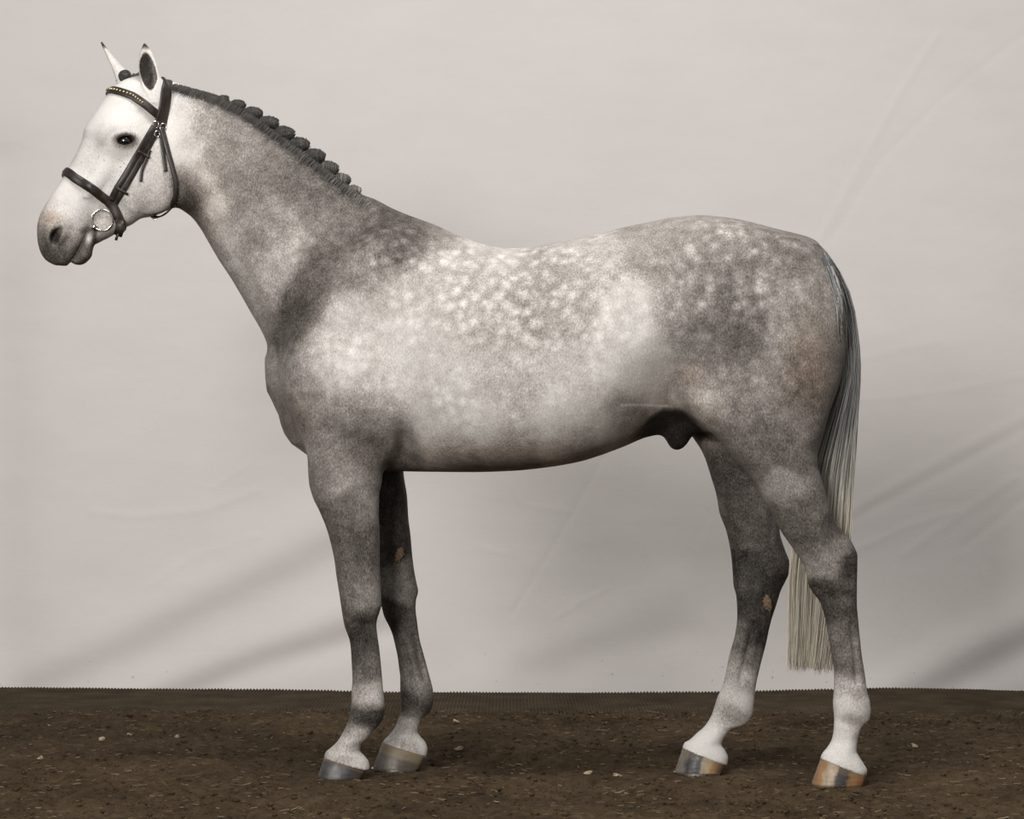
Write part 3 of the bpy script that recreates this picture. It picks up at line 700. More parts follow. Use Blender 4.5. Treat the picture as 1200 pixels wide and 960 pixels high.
def coat_material():
    t = NT('dapple_grey_coat', .62, .25)
    at = t.n('ShaderNodeAttribute', attribute_name='coat'); sp = t.n('ShaderNodeSeparateColor', {0: at.outputs['Color']})
    tone, dap, brn = sp.outputs[0], sp.outputs[1], sp.outputs[2]
    p = t.geo()
    warp = t.noise(p, 22, 3, .6, out='Color')
    pv = t.n('ShaderNodeVectorMath', {0: t.n('ShaderNodeVectorMath', {0: warp, 1: (.5, .5, .5)}, operation='SUBTRACT').outputs[0], 'Scale': .030}, operation='SCALE').outputs[0]
    p2 = t.n('ShaderNodeVectorMath', {0: p, 1: pv}, operation='ADD').outputs[0]
    vor = t.n('ShaderNodeTexVoronoi', {'Vector': p2, 'Scale': 30.0, 'Smoothness': .5, 'Randomness': .95}, feature='SMOOTH_F1').outputs['Distance']
    spot = t.rng(vor, .08, .64, 1, 0)                      # 1 in the middle of a dapple
    pick = t.rng(t.noise(p, 13, 2, .5), .38, .62)
    dp = t.math('MULTIPLY', t.math('SUBTRACT', t.math('MULTIPLY', spot, t.math('ADD', .45, t.math('MULTIPLY', pick, .75))), .42), dap)
    mott = t.math('SUBTRACT', t.noise(p, 34, 4, .62), .5)
    mott2 = t.math('SUBTRACT', t.noise(p, 9, 4, .6), .5)
    grain = t.math('SUBTRACT', t.noise(t.scalev(p, (1, 1, .6)), 250, 3, .75), .5)
    mid = t.math('MULTIPLY', t.math('MULTIPLY', tone, t.math('SUBTRACT', 1.15, tone)), 4.0, clamp=True)
    v = t.math('SUBTRACT', tone, t.math('MULTIPLY', dp, .30))
    v = t.math('ADD', v, t.math('MULTIPLY', t.math('MULTIPLY', mott, mid), .36))
    v = t.math('ADD', v, t.math('MULTIPLY', t.math('MULTIPLY', mott2, mid), .30))
    v = t.math('ADD', v, t.math('MULTIPLY', t.math('MULTIPLY', grain, t.math('ADD', mid, .14)), .78))
    at2 = t.n('ShaderNodeAttribute', attribute_name='fleck').outputs['Fac']
    fv = t.noise(t.scalev(p, (1, 1, .6)), 190, 2, .5)
    v = t.math('ADD', v, t.math('MULTIPLY', t.rng(fv, .66, .74), t.math('MULTIPLY', at2, .42)))
    col = t.ramp(v, [(.0, (.75, .725, .69)), (.10, (.62, .597, .565)), (.25, (.445, .415, .385)), (.40, (.282, .258, .236)), (.55, (.175, .156, .140)), (.70, (.091, .079, .069)), (.85, (.036, .030, .025)), (1.0, (.010, .008, .007))])
    col = t.mix(t.math('MULTIPLY', brn, .6), col, t.mix(1.0, col, (1.12, .82, .62, 1), 'MULTIPLY'))
    hair = t.noise(t.scalev(p, (1, 1, .35)), 420, 2, .6)
    veins = t.noise(p, 40, 3, .5)
    nb = t.bump(t.math('ADD', t.math('MULTIPLY', hair, .5), t.math('MULTIPLY', veins, .6)), .35, .003)
    t.b.inputs['Sheen Weight'].default_value = .02
    return t.out(col, nb)
MAT_COAT = coat_material()
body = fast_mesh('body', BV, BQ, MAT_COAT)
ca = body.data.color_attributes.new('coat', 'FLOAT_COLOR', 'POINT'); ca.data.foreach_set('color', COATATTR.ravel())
fa = body.data.attributes.new('fleck', 'FLOAT', 'POINT'); fa.data.foreach_set('value', flea.astype(np.float32))
horse = empty('horse', (0, -.08, 0))
tag(horse, 'dapple grey horse standing side-on with plaited mane and pale tail', 'horse')
bpy.context.view_layer.update()
def under(o, p=horse):
    o.parent = p; o.matrix_parent_inverse = p.matrix_world.inverted(); return o
under(body)

def hits(pts, tmin=6.3, tmax=9.2, sdf=None):
    """where sight lines through picture points meet the body"""
    sdf = sdf or body_sdf
    pts = np.asarray(pts, float); o = np.array([0, -CAM_D, CAM_H])
    d = np.stack([(pts[:, 0]-CX)/(CAM_D*PPM), np.ones(len(pts)), (CY-pts[:, 1])/(CAM_D*PPM)], 1)
    t = np.full(len(pts), tmin)
    for _ in range(160):
        e = sdf(o + d*t[:, None]); t = np.where(t < tmax, t + np.clip(e*.6, -.02, .05), t)
    return o + d*t[:, None], t < tmax

# ---------------------------------------------------------------- hooves
def hoof_material(name, stops, seed, band=(.16, .12, .075), bw=.85):
    t = NT(name, .45, .4); c = t.coords()
    x = t.n('ShaderNodeSeparateXYZ', {0: c})
    n = t.noise(t.scalev(c, (1, 1, .25)), 60 + seed, 4, .6); n2 = t.noise(c, 22, 3, .6)
    f = t.math('ADD', t.rng(t.math('SUBTRACT', x.outputs['X'], t.math('MULTIPLY', x.outputs['Z'], .38)), -.083, .072), t.math('MULTIPLY', t.math('SUBTRACT', n2, .5), .30))
    col = t.ramp(f, stops)
    col = t.mix(t.rng(n, .35, .75, 0, .6), col, t.mix(1.0, col, (.45, .42, .40, 1), 'MULTIPLY'))
    h = t.math('ADD', x.outputs['Z'], t.math('MULTIPLY', x.outputs['X'], .28))
    hb = t.math('ADD', h, t.math('MULTIPLY', n2, .012))
    col = t.mix(t.rng(hb, .043, .051, 0, bw), col, (*band, 1))
    col = t.mix(t.rng(x.outputs['Z'], .0, .010, .75, 0), col, (.05, .036, .022, 1))
    rings = t.n('ShaderNodeTexWave', {'Vector': c, 'Scale': 22.0, 'Distortion': 6.0, 'Detail': 2.0}, bands_direction='Z').outputs['Fac']
    return t.out(col, t.bump(t.math('ADD', t.math('MULTIPLY', rings, .35), n), .25, .003), t.rng(n, .3, .7, .35, .6))
DK, MD, TAN, ORG, CRM = (.045, .042, .042), (.12, .115, .11), (.30, .24, .165), (.36, .20, .095), (.44, .37, .27)
HOOF_MATS = {
    'near_fore': hoof_material('slate_hoof_horn', [(.0, MD), (.12, DK), (.25, (.075, .075, .08)), (.35, (.20, .19, .18)), (.55, (.10, .10, .105)), (.7, (.05, .05, .055)), (.9, (.10, .08, .06))], 1, (.20, .15, .09)),
    'far_fore': hoof_material('brown_grey_hoof_horn', [(.0, (.09, .085, .08)), (.3, (.13, .115, .10)), (.45, (.17, .15, .125)), (.6, (.09, .078, .065)), (.9, (.12, .10, .075))], 7, (.19, .15, .095)),
    'near_hind': hoof_material('striped_hoof_horn', [(.0, (.25, .16, .08)), (.14, ORG), (.22, CRM), (.34, (.36, .27, .17)), (.40, DK), (.62, (.055, .05, .048)), (.70, (.30, .17, .07)), (.80, ORG), (.95, (.33, .16, .06))], 3, (.20, .13, .07), .3),
    'far_hind': hoof_material('half_dark_hoof_horn', [(.0, (.24, .19, .13)), (.14, (.16, .145, .12)), (.24, DK), (.44, (.06, .058, .058)), (.52, CRM), (.66, (.46, .35, .21)), (.78, ORG), (.95, (.10, .06, .035))], 5, (.17, .135, .09), .3),
}
MAT_STEEL = flat_mat('bright_steel', (.62, .60, .57), .25, 1.0)
hoof_objs = {}
for key, (cf, ch, tb, hb, Y, wt, wb) in HOOVES.items():
    A, Bh, Cc, D = w2(*cf, Y), w2(*ch, Y), w2(*tb, Y), w2(*hb, Y)
    Cc[2] = D[2] = -.002
    base = np.array([(Cc[0]+D[0])/2, Y, 0])
    V, Fq = [], []; n = 44; R = 9
    for r in range(R):
        t = r/(R-1); f0 = A*(1-t) + Cc*t; h0 = Bh*(1-t) + D*t
        bulge = .003*math.sin(math.pi*t)
        w = wt*(1-t) + wb*t + bulge
        for k in range(n):
            a = 2*math.pi*k/n; c, s = math.cos(a), math.sin(a)
            ce = math.copysign(abs(c)**.92, c); u = (ce+1)/2     # 0 heel, 1 toe
            u = u if c > -.8 else u + .05*(abs(c)-.8)/.2
            pos = h0*(1-u) + f0*u
            ws = w*(abs(s)**.85)*(1 if s > 0 else -1) * (.86 + .14*min(1, u*2.2))
            V.append((pos[0]-base[0], ws, pos[2]))
    for r in range(R-1):
        for k in range(n):
            k2 = (k+1) % n
            Fq.append((r*n+k, r*n+k2, (r+1)*n+k2, (r+1)*n+k))
    Fq.append(tuple(range(n))[::-1]); Fq.append(tuple(range((R-1)*n, R*n)))
    ho = mesh_obj('hoof', V, Fq, HOOF_MATS[key]); ho.location = base; under(ho)
    hoof_objs[key] = ho
    if key in ('far_hind', 'far_fore'):
        V, Fq = [], []; m = 36
        for k in range(m+1):
            a = math.radians(-140 + 280*k/m); c, s = math.cos(a), math.sin(a)
            L = (D[0]-Cc[0])/2
            for rr, zz in ((1.03, .001), (1.03, -.007), (.72, -.007), (.72, .001)):
                V.append((-L*c*rr, wb*s*rr, zz))
        for k in range(m):
            for q in range(4):
                a0 = k*4+q; a1 = k*4+(q+1) % 4
                Fq.append((a0, a1, a1+4, a0+4))
        Fq += [(0, 1, 2, 3), (m*4+3, m*4+2, m*4+1, m*4)]
        sh = mesh_obj('horseshoe', V, Fq, MAT_STEEL, smooth=False); sh.location = base + np.array([0, 0, .004]); bpy.context.view_layer.update(); under(sh, ho)
for k, l in (('near_fore', 'slate grey hoof with tan band under the coronet'), ('near_hind', 'orange and dark striped hoof'), ('far_hind', 'half dark, half cream hoof with steel shoe'), ('far_fore', 'brownish grey hoof')):
    hoof_objs[k]['label'] = l
print('hooves', round(time.time()-T0, 1))
# ---------------------------------------------------------------- eyes
def eye_material():
    t = NT('dark_wet_eye', .04, .6); c = t.coords()
    y = t.n('ShaderNodeSeparateXYZ', {0: c}).outputs['Y']
    col = t.ramp(t.rng(y, -.022, -.010), [(0, (.004, .003, .003)), (.45, (.012, .007, .005)), (.8, (.05, .03, .018)), (1, (.10, .08, .07))])
    t.b.inputs['Coat Weight'].default_value = 1.0; t.b.inputs['Coat Roughness'].default_value = .02
    return t.out(col)
MAT_EYE = eye_material()
def sphere(nu=32, nv=20):
    V, F = [(0, 0, 1)], []
    for i in range(1, nv):
        for j in range(nu):
            a = math.pi*i/nv; b = 2*math.pi*j/nu
            V.append((math.sin(a)*math.cos(b), math.sin(a)*math.sin(b), math.cos(a)))
    V.append((0, 0, -1)); L = len(V)-1
    for j in range(nu): F.append((0, 1+j, 1+(j+1) % nu))
    for i in range(nv-2):
        for j in range(nu):
            a = 1+i*nu+j; b = 1+i*nu+(j+1) % nu
            F.append((a, a+nu, b+nu, b))
    for j in range(nu): F.append((L, L-nu+(j+1) % nu, L-nu+j))
    return np.array(V), F
SV, SF = sphere()
for sd in (-1, 1):
    c = head_world(EYE[0], EYE[1], sd*.0735)
    e = mesh_obj('eye', SV*.0225, SF, MAT_EYE); e.location = c
    e.rotation_euler = (0, 0, PSI if sd < 0 else PSI + math.pi); bpy.context.view_layer.update(); under(e)
# ---------------------------------------------------------------- chestnuts on the inside of the far legs
t = NT('horny_chestnut', .8, .2); n_ = t.noise(t.coords(), 180, 3, .6)
MAT_CHEST = t.out(t.ramp(n_, [(.3, (.10, .06, .035)), (.6, (.27, .19, .12)), (.75, (.42, .34, .25))]), t.bump(n_, .6, .004))
for (px, py, a, b, rot) in ((468, 651, 5, 9, 25), (899, 706, 5, 10, -15)):
    P, ok = hits([(px, py)])
    if not ok[0]: continue
    V = SV*np.array([a/PPM, .006, b/PPM])*(1+.15*RNG.standard_normal((len(SV), 1)))
    o = mesh_obj('chestnut', V, SF, MAT_CHEST); o.location = P[0]; o.rotation_euler = (0, math.radians(rot), 0); bpy.context.view_layer.update(); under(o)

# ---------------------------------------------------------------- hair builders
def hair_material(name, stops, rough=.5):
    t = NT(name, rough, .3)
    at = t.n('ShaderNodeAttribute', attribute_name='shade').outputs['Fac']
    return t.out(t.ramp(at, stops))
def strand_mesh(name, paths, radii, shades, mat, sides=3):
    """paths (n, m, 3), radii (m,) or (n, m), shades (n, m)"""
    paths = np.asarray(paths); n, m, _ = paths.shape
    T = np.gradient(paths, axis=1); T /= np.linalg.norm(T, axis=2, keepdims=True) + 1e-9
    ref = np.array([.3, 1, .2]); ref = ref/np.linalg.norm(ref)
    N = np.cross(T, ref); N /= np.linalg.norm(N, axis=2, keepdims=True) + 1e-9
    B = np.cross(T, N)
    radii = np.broadcast_to(np.asarray(radii), (n, m))
    V = np.stack([paths + radii[..., None]*(N*math.cos(2*math.pi*k/sides) + B*math.sin(2*math.pi*k/sides)) for k in range(sides)], 2)
    i, j, k = np.meshgrid(np.arange(n), np.arange(m-1), np.arange(sides), indexing='ij')
    base = (i*m + j)*sides; k2 = (k+1) % sides
    Q = np.stack([base+k, base+k2, base+sides+k2, base+sides+k], -1).reshape(-1, 4)
    o = fast_mesh(name, V.reshape(-1, 3), Q, mat)
    at = o.data.attributes.new('shade', 'FLOAT', 'POINT')
    at.data.foreach_set('value', np.repeat(np.asarray(shades, np.float32).reshape(-1), sides))
    return o
# ---- tail
MAT_TAIL = hair_material('grey_to_cream_tail_hair', [(0, (.035, .038, .042)), (.25, (.12, .125, .13)), (.5, (.42, .41, .39)), (.75, (.78, .73, .62)), (1, (.82, .73, .54))])
NS, M = 3600, 22
ty = np.linspace(0, 1, M)
rows_y = [298, 330, 370, 430, 500, 560, 620, 680, 740, 784]
lft = [960, 970, 980, 984, 962, 942, 932, 925, 924, 923]
rgt = [972, 994, 1004, 1007, 1003, 999, 996, 990, 982, 974]
yy = 296 + (784-296)*ty
Lp = pchip(rows_y, lft, yy); Rp = pchip(rows_y, rgt, yy)
q = RNG.random(NS); q = np.where(RNG.random(NS) < .7, q, .5+.5*RNG.random(NS))
endl = np.clip(1 - .03*np.abs(RNG.standard_normal(NS)) + .008*RNG.standard_normal(NS), .6, 1.02)
short = RNG.random(NS) < .25; endl[short] = .35 + .5*RNG.random(short.sum())
depth = RNG.standard_normal(NS)
tt = ty[None]*endl[:, None]
YYp = 296 + (784-296)*tt
startq = .5 + .6*(q-.5)
qq = startq[:, None]*(1-np.clip(tt*4, 0, 1)) + q[:, None]*np.clip(tt*4, 0, 1)
wav = 1.3*np.sin(tt*(4+5*RNG.random((NS, 1))) + 6*RNG.random((NS, 1)))*np.clip(tt*3, 0, 1)
PX = np.interp(YYp.ravel(), yy, Lp).reshape(NS, M)*(1-qq) + np.interp(YYp.ravel(), yy, Rp).reshape(NS, M)*qq + wav + (qq > .5)*np.abs(depth[:, None])*.8*np.clip(tt*2, 0, 1)
TY = -.195 + .018*depth[:, None]*np.clip(.35+tt*4, 0, 1) + .02*np.clip(tt-.3, 0, 1)
# near the dock half of the hair lies on the camera's side of the rump
gxp = np.arange(950, 1011, 5.); gyp = np.arange(292, 441, 8.)
G = np.array([(a, b) for b in gyp for a in gxp]); HG, okg = hits(G)
HGY = np.where(okg, HG[:, 1], 9.).reshape(len(gyp), len(gxp))
fi = np.clip((YYp-gyp[0])/8, 0, len(gyp)-1.001); fj = np.clip((PX-gxp[0])/5, 0, len(gxp)-1.001)
surf = HGY[np.round(fi).astype(int), np.round(fj).astype(int)]
TY = TY + 0*PX
nearer = (depth[:, None] < .1)
hang = np.where(nearer & (surf < 5) & (YYp < 400), np.minimum(TY, surf - .006), TY)
k3 = np.ones(5)/5; TY = np.stack([np.convolve(np.concatenate([[r[0]]*2, r, [r[-1]]*2]), k3, 'valid') for r in hang])
TY = np.where(nearer & (surf < 5) & (YYp < 400), np.minimum(TY, surf - .003), TY)
s_ = (1 + TY/CAM_D)/PPM
paths = np.stack([(PX-CX)*s_, TY, CAM_H + (CY-YYp)*s_], 2)
# keep the dock's hair from sinking into the rump
darkside = np.clip((qq-.42)/.25, 0, 1)*np.clip(1.25-tt*2.1, 0, 1)
pick = RNG.random((NS, 1)); darkside = np.maximum(darkside, np.clip(1.2-tt*9, 0, 1)*.9)
shade = np.where(pick < .25+.55*darkside, .06+.28*RNG.random((NS, 1)), .42+.14*RNG.random((NS, 1))) * np.clip(1.0-tt*.0, 0, 1)
cream = np.clip((tt-.38)/.30, 0, 1)
shade = shade*(1-cream) + cream*np.where(pick < .10, .35, .66+.30*RNG.random((NS, 1)))
rad = .00085*(1-.45*ty[None])*np.ones((NS, 1))
tail = strand_mesh('tail', paths, rad, shade, MAT_TAIL); under(tail); tail['label'] = 'long tail fading from dark grey to cream, cut straight'
# ---- mane: short upright hair and rolled plaits along the crest
MAT_MANE = hair_material('dark_grey_mane_hair', [(0, (.026, .024, .022)), (.4, (.085, .079, .073)), (.7, (.20, .187, .173)), (1, (.42, .40, .37))], .55)
crest_x = [188, 200, 225, 250, 280, 300, 325, 350, 380, 410, 430, 450]
crest_y = [96, 97, 104, 112, 126, 139, 156, 174, 196, 219, 231.5, 242]
NM = 5200; m = 6
cx_ = 192 + (436-192)*RNG.random(NM); cy_ = pchip(crest_x, crest_y, cx_)
slope = np.gradient(pchip(crest_x, crest_y, np.linspace(190, 445, 300)), 255/299)
sl = np.interp(cx_, np.linspace(190, 445, 300), slope)
tx = 1/np.sqrt(1+sl*sl); tyy = sl/np.sqrt(1+sl*sl); nxm, nym = tyy, -tx          # along the crest / off the crest
hgt = np.interp(cx_, [192, 215, 250, 290, 400, 436], [3, 4.5, 6, 6, 5, 3])*(.6+.5*RNG.random(NM))
latm = np.where(RNG.random(NM) < .5, .012*RNG.standard_normal(NM), -.030+.012*RNG.standard_normal(NM)); low_ = np.clip(-latm-.012, 0, .05)/.05
tt = np.linspace(0, 1, m)
lean = np.interp(cx_, [192, 240, 300], [4, 3, 1])
pxm = cx_[:, None] + nxm[:, None]*(hgt[:, None]*tt - 4 - 6*low_[:, None]*(1-tt) - 2*low_[:, None]) + tx[:, None]*(lean[:, None]*tt**1.5) + RNG.standard_normal((NM, 1))*tt*.8
pym = cy_[:, None] + nym[:, None]*(hgt[:, None]*tt - 4 - 6*low_[:, None]*(1-tt) - 2*low_[:, None]) + tyy[:, None]*(lean[:, None]*tt**1.5)
Ym_ = ym((cx_-CX)/PPM)[:, None] + latm[:, None]*(1-.3*tt) - .012*tt
s_ = (1+Ym_/CAM_D)/PPM
paths = np.stack([(pxm-CX)*s_, Ym_ + 0*pxm, CAM_H+(CY-pym)*s_], 2)
shade = np.clip(.16+.25*RNG.random((NM, 1))+.10*tt + .35*low_[:, None]*RNG.random((NM, 1)) + np.interp(cx_, [190, 380, 436], [0, .05, .45])[:, None]*RNG.random((NM, 1)), 0, 1)
mane = strand_mesh('mane', paths, .0009*(1-.4*tt)[None], shade, MAT_MANE); under(mane); mane['label'] = 'short dark mane hair along the crest'
def plait_knob(name, center, along, up, ra, rb, rc, seed, light=0.0, parent=mane):
    """a rolled-up plait: a bundle of hair loops wound round a fat core"""
    r = np.random.default_rng(seed); V = SV.copy()
    az = np.arctan2(V[:, 2], V[:, 1]); pol = V[:, 0]
    f = 1 + .10*np.cos(7*az + 5*pol + seed) + .05*np.cos(17*az - 9*pol)
    loc = np.stack([V[:, 0]*ra, V[:, 1]*rb*f, V[:, 2]*rc*f], 1)
    al = np.asarray(along); al = al/np.linalg.norm(al); upv = np.asarray(up); upv = upv - al*upv.dot(al); upv /= np.linalg.norm(upv); sd = np.cross(upv, al)
    W = loc[:, :1]*al + loc[:, 1:2]*sd + loc[:, 2:3]*upv
    # loose hairs wrapped over the core
    nst = 150; mm = 7; a0 = r.random(nst)*6.28; p0 = r.random(nst)*1.6-.8
    tq = np.linspace(0, 1, mm)[None]; aa = a0[:, None]+tq*1.8; pp = p0[:, None]+tq*.25
    rr = np.sqrt(np.clip(1-pp**2*.8, .1, 1))*(1.06+.08*r.standard_normal((nst, 1)))
    L = np.stack([pp*ra, np.cos(aa)*rr*rb, np.sin(aa)*rr*rc], 2)
    S = center + L[..., :1]*al + L[..., 1:2]*sd + L[..., 2:3]*upv
    core = fast_mesh('core', W + center, np.array([(f+(f[-1],)) if len(f) == 3 else f for f in SF]), MAT_MANE)
    hair = strand_mesh(name, S, .0009, np.clip(.08+light+.45*r.random((nst, 1))**2+0*tq, 0, 1), MAT_MANE)
    # join core into the plait
    me = bpy.data.meshes.new(name)
    hv = np.zeros(len(hair.data.vertices)*3, np.float32); hair.data.vertices.foreach_get('co', hv); hv = hv.reshape(-1, 3)
    hf = [tuple(p.vertices) for p in hair.data.polygons]
    cv = W + center; off = len(hv)
    me.from_pydata([tuple(map(float, v)) for v in np.concatenate([hv, cv])], [], hf + [tuple(i+off for i in f) for f in SF])
    hs = np.zeros(len(hv), np.float32); hair.data.attributes['shade'].data.foreach_get('value', hs)
    at = me.attributes.new('shade', 'FLOAT', 'POINT'); at.data.foreach_set('value', np.concatenate([hs, np.full(len(cv), .12+light*.8, np.float32)]))
    me.polygons.foreach_set('use_smooth', [True]*len(me.polygons)); me.materials.append(MAT_MANE); me.update()
    bpy.data.objects.remove(core); bpy.data.objects.remove(hair)
    o = link(bpy.data.objects.new(name, me)); under(o, parent)
    return o
bpy.context.view_layer.update()
knobs = [(262, 112, .6), (279, 119, .8), (297, 128.5, .95), (315, 140, 1.05), (333.5, 152.5, 1.08), (351, 165.5, 1.08), (369.5, 179, 1.08), (386, 193, 1.0), (401, 206.5, .9), (415, 219, .75)]
for i, (kx, ky, sc) in enumerate(knobs):
    sl = float(np.interp(kx, np.linspace(190, 445, 300), slope)); l = math.hypot(1, sl)
    Yk = ym((kx-CX)/PPM) - .010
    c = w2(kx - sl/l*1.5, ky + 1/l*4.5, Yk)
    al = np.array([.94, -.18, .10]); up = np.array([.35, -.25, 1.0])
    along = np.array([1/l, 0, -sl/l])*.88 + np.array([sl/l, -.5, 1/l])*.42
    plait_knob('mane_braid', c, along, np.array([-sl, -.6, 1.0]), .031*sc, .020*sc, .0165*sc, i+1, light=max(0, (i-6)*.12))
# ---- forelock plait between the ears
def fw(px, py, dy=0.0): return w2(px, py, HP[1] - .01 + dy)
pts = np.array([fw(182, 97), fw(174, 93), (fw(166, 91)), fw(158, 92.5), fw(152, 94.5), fw(147.5, 91)])
def tube(name, pts, rad, mat, parent, n=14, sub=8, bump_=0.0, shade=.15):
    P = []; K = len(pts)
    u = np.linspace(0, K-1, (K-1)*sub+1)
    P = np.stack([pchip(np.arange(K), pts[:, c], u) for c in range(3)], 1)
    R = pchip(np.arange(K), rad, u)
    T = np.gradient(P, axis=0); T /= np.linalg.norm(T, axis=1, keepdims=True)
    N = np.cross(T, np.array([0, 1, .1])); N /= np.linalg.norm(N, axis=1, keepdims=True); B = np.cross(T, N)
    V, F = [], []
    for i in range(len(P)):
        for k in range(n):
            a = 2*math.pi*k/n
            rr = R[i]*(1 + bump_*math.cos(3*a + i*1.2) + bump_*.5*math.cos(i*2.1))
            V.append(P[i] + rr*(N[i]*math.cos(a) + B[i]*math.sin(a)))
    for i in range(len(P)-1):
        for k in range(n):
            k2 = (k+1) % n; F.append((i*n+k, i*n+k2, (i+1)*n+k2, (i+1)*n+k))
    F += [tuple(range(n))[::-1], tuple(range((len(P)-1)*n, len(P)*n))]
    o = mesh_obj(name, V, F, mat)
    if parent is not None: under(o, parent)
    return o
forelock = tube('forelock', pts, np.array([.010, .013, .015, .015, .014, .010]), MAT_MANE, horse, bump_=.13)
forelock['label'] = 'dark plaited forelock rolled into a knob'
bpy.context.view_layer.update()
plait_knob('braid_knob', fw(146.5, 89.5, -.005), (.3, -.8, .2), (0, 0, 1), .016, .016, .016, 40, parent=forelock)
tube('braid_end', np.array([fw(158, 95, -.012), fw(155, 98, -.016), fw(152.5, 102.5, -.016)]), np.array([.006, .005, .002]), MAT_MANE, forelock)
for o in bpy.data.objects:
    if o.name.startswith(('forelock', 'braid_end')) and 'shade' not in o.data.attributes:
        at = o.data.attributes.new('shade', 'FLOAT', 'POINT'); at.data.foreach_set('value', (.1+.35*RNG.random(len(o.data.vertices))**2).astype(np.float32))
print('hair', round(time.time()-T0, 1))
# ---------------------------------------------------------------- bridle: straps laid over the head
def leather():
    t = NT('dark_brown_leather', .42, .5); c = t.geo()
    a = t.noise(c, 60, 3, .6); b = t.noise(c, 500, 2, .5)
    col = t.ramp(a, [(.3, (.012, .008, .006)), (.6, (.026, .018, .014)), (.8, (.055, .042, .034))])
    return t.out(col, t.bump(b, .2, .001), t.rng(a, .3, .7, .34, .52))
MAT_LEATHER = leather()
MAT_CHROME = flat_mat('polished_steel', (.72, .70, .67), .16, 1.0)
MAT_GOLD = flat_mat('gold_beads', (.50, .42, .26), .35, 1.0)
def local_of(pts):
    """picture points on the near side of the head -> head coordinates"""
    P, ok = hits(pts); x, y, yl, _ = head_frame(P)
    return [(float(a), float(b)) for a, b in zip(x, y)]
def loop_on_sheet(poly, s0, off, a0=0.0, a1=360.0, n=120):
    """trace the head's skin where a sheet standing across the head (through poly, in head coordinates) cuts it"""
    poly = np.array(poly, float); L = np.concatenate([[0], np.cumsum(np.hypot(*np.diff(poly, axis=0).T))])
    c = s0*L[-1]
    th = np.radians(np.linspace(a0, a1, n))
    r = np.full(n, 2.0)
    def pos(r):
        s = c + np.cos(th)*r; yl = np.sin(th)*r*.0025
        k = np.clip(s, 0, L[-1])
        return head_world(np.interp(k, L, poly[:, 0]) + 0, np.interp(k, L, poly[:, 1]), yl), s
    done = np.zeros(n, bool)
    for _ in range(420):
        P, s = pos(r); d = body_sdf(P)
        done |= (d > off) | (s < 0) | (s > L[-1])
        if done.all(): break
        r = np.where(done, r, r + np.clip((off-d)/.0025*.35, .12, 4))
    k = np.ones(5)/5
    if abs(a1-a0) >= 360: r = np.convolve(np.concatenate([r[-5:-1], r, r[1:5]]), k, 'same')[4:-4]
    else: r = np.convolve(np.concatenate([[r[0]]*4, r, [r[-1]]*4]), k, 'same')[4:-4]
    return pos(r)[0]
def ribbon(name, P, width, thick, mat, parent, closed=False, crown=.0, normals=None, taper=False):
    P = np.asarray(P, float); n = len(P)
    T = np.gradient(P, axis=0)
    if closed: T = np.roll(P, -1, 0) - np.roll(P, 1, 0)
    T /= np.linalg.norm(T, axis=1, keepdims=True) + 1e-9
    N = gradient(body_sdf, P, .012) if normals is None else np.asarray(normals, float)*np.ones((n, 1))
    N -= T*(N*T).sum(1, keepdims=True); N /= np.linalg.norm(N, axis=1, keepdims=True) + 1e-9
    if normals is None:
        kk = np.ones(5)/5
        N = np.stack([np.convolve(np.concatenate([[N[0, c]]*2, N[:, c], [N[-1, c]]*2]), kk, 'valid') for c in range(3)], 1)
        N /= np.linalg.norm(N, axis=1, keepdims=True)
    S = np.cross(N, T)
    w = np.broadcast_to(np.asarray(width), (n,))/2
    prof = [(-1, 0), (-1, .7), (-.8, 1), (0, 1+crown), (.8, 1), (1, .7), (1, 0), (0, -.3)]
    V = []
    for i in range(n):
        for a, b in prof: V.append(P[i] + S[i]*a*w[i] + N[i]*b*thick)
    m = len(prof); F = []
    for i in range(n if closed else n-1):
        j = (i+1) % n
        for k in range(m):
            k2 = (k+1) % m; F.append((i*m+k, i*m+k2, j*m+k2, j*m+k))
    if not closed: F += [tuple(range(m))[::-1], tuple((n-1)*m + k for k in range(m))]
    o = mesh_obj(name, V, F, mat); under(o, parent); return o
def torus(name, c, axis, R, r, mat, parent, nu=44, nv=10, sx=1.0, up=(0, 0, 1)):
    ax = Vector(axis).normalized(); u = Vector(up); u = (u - ax*u.dot(ax)).normalized(); v = ax.cross(u)
    V, F = [], []
    for i in range(nu):
        a = 2*math.pi*i/nu; d = u*math.cos(a) + v*math.sin(a)*sx
        for j in range(nv):
            b = 2*math.pi*j/nv; V.append(tuple(Vector(c) + d*(R + r*math.cos(b)) + ax*(r*math.sin(b))))
    for i in range(nu):
        for j in range(nv):
            F.append((i*nv+j, ((i+1) % nu)*nv+j, ((i+1) % nu)*nv+(j+1) % nv, i*nv+(j+1) % nv))
    o = mesh_obj(name, V, F, mat); under(o, parent); return o
bridle = empty('bridle', tuple(head_world(130., 290., 0.)))
tag(bridle, "dark brown leather snaffle bridle with gold-beaded browband on the horse's head", 'bridle')
bpy.context.view_layer.update()
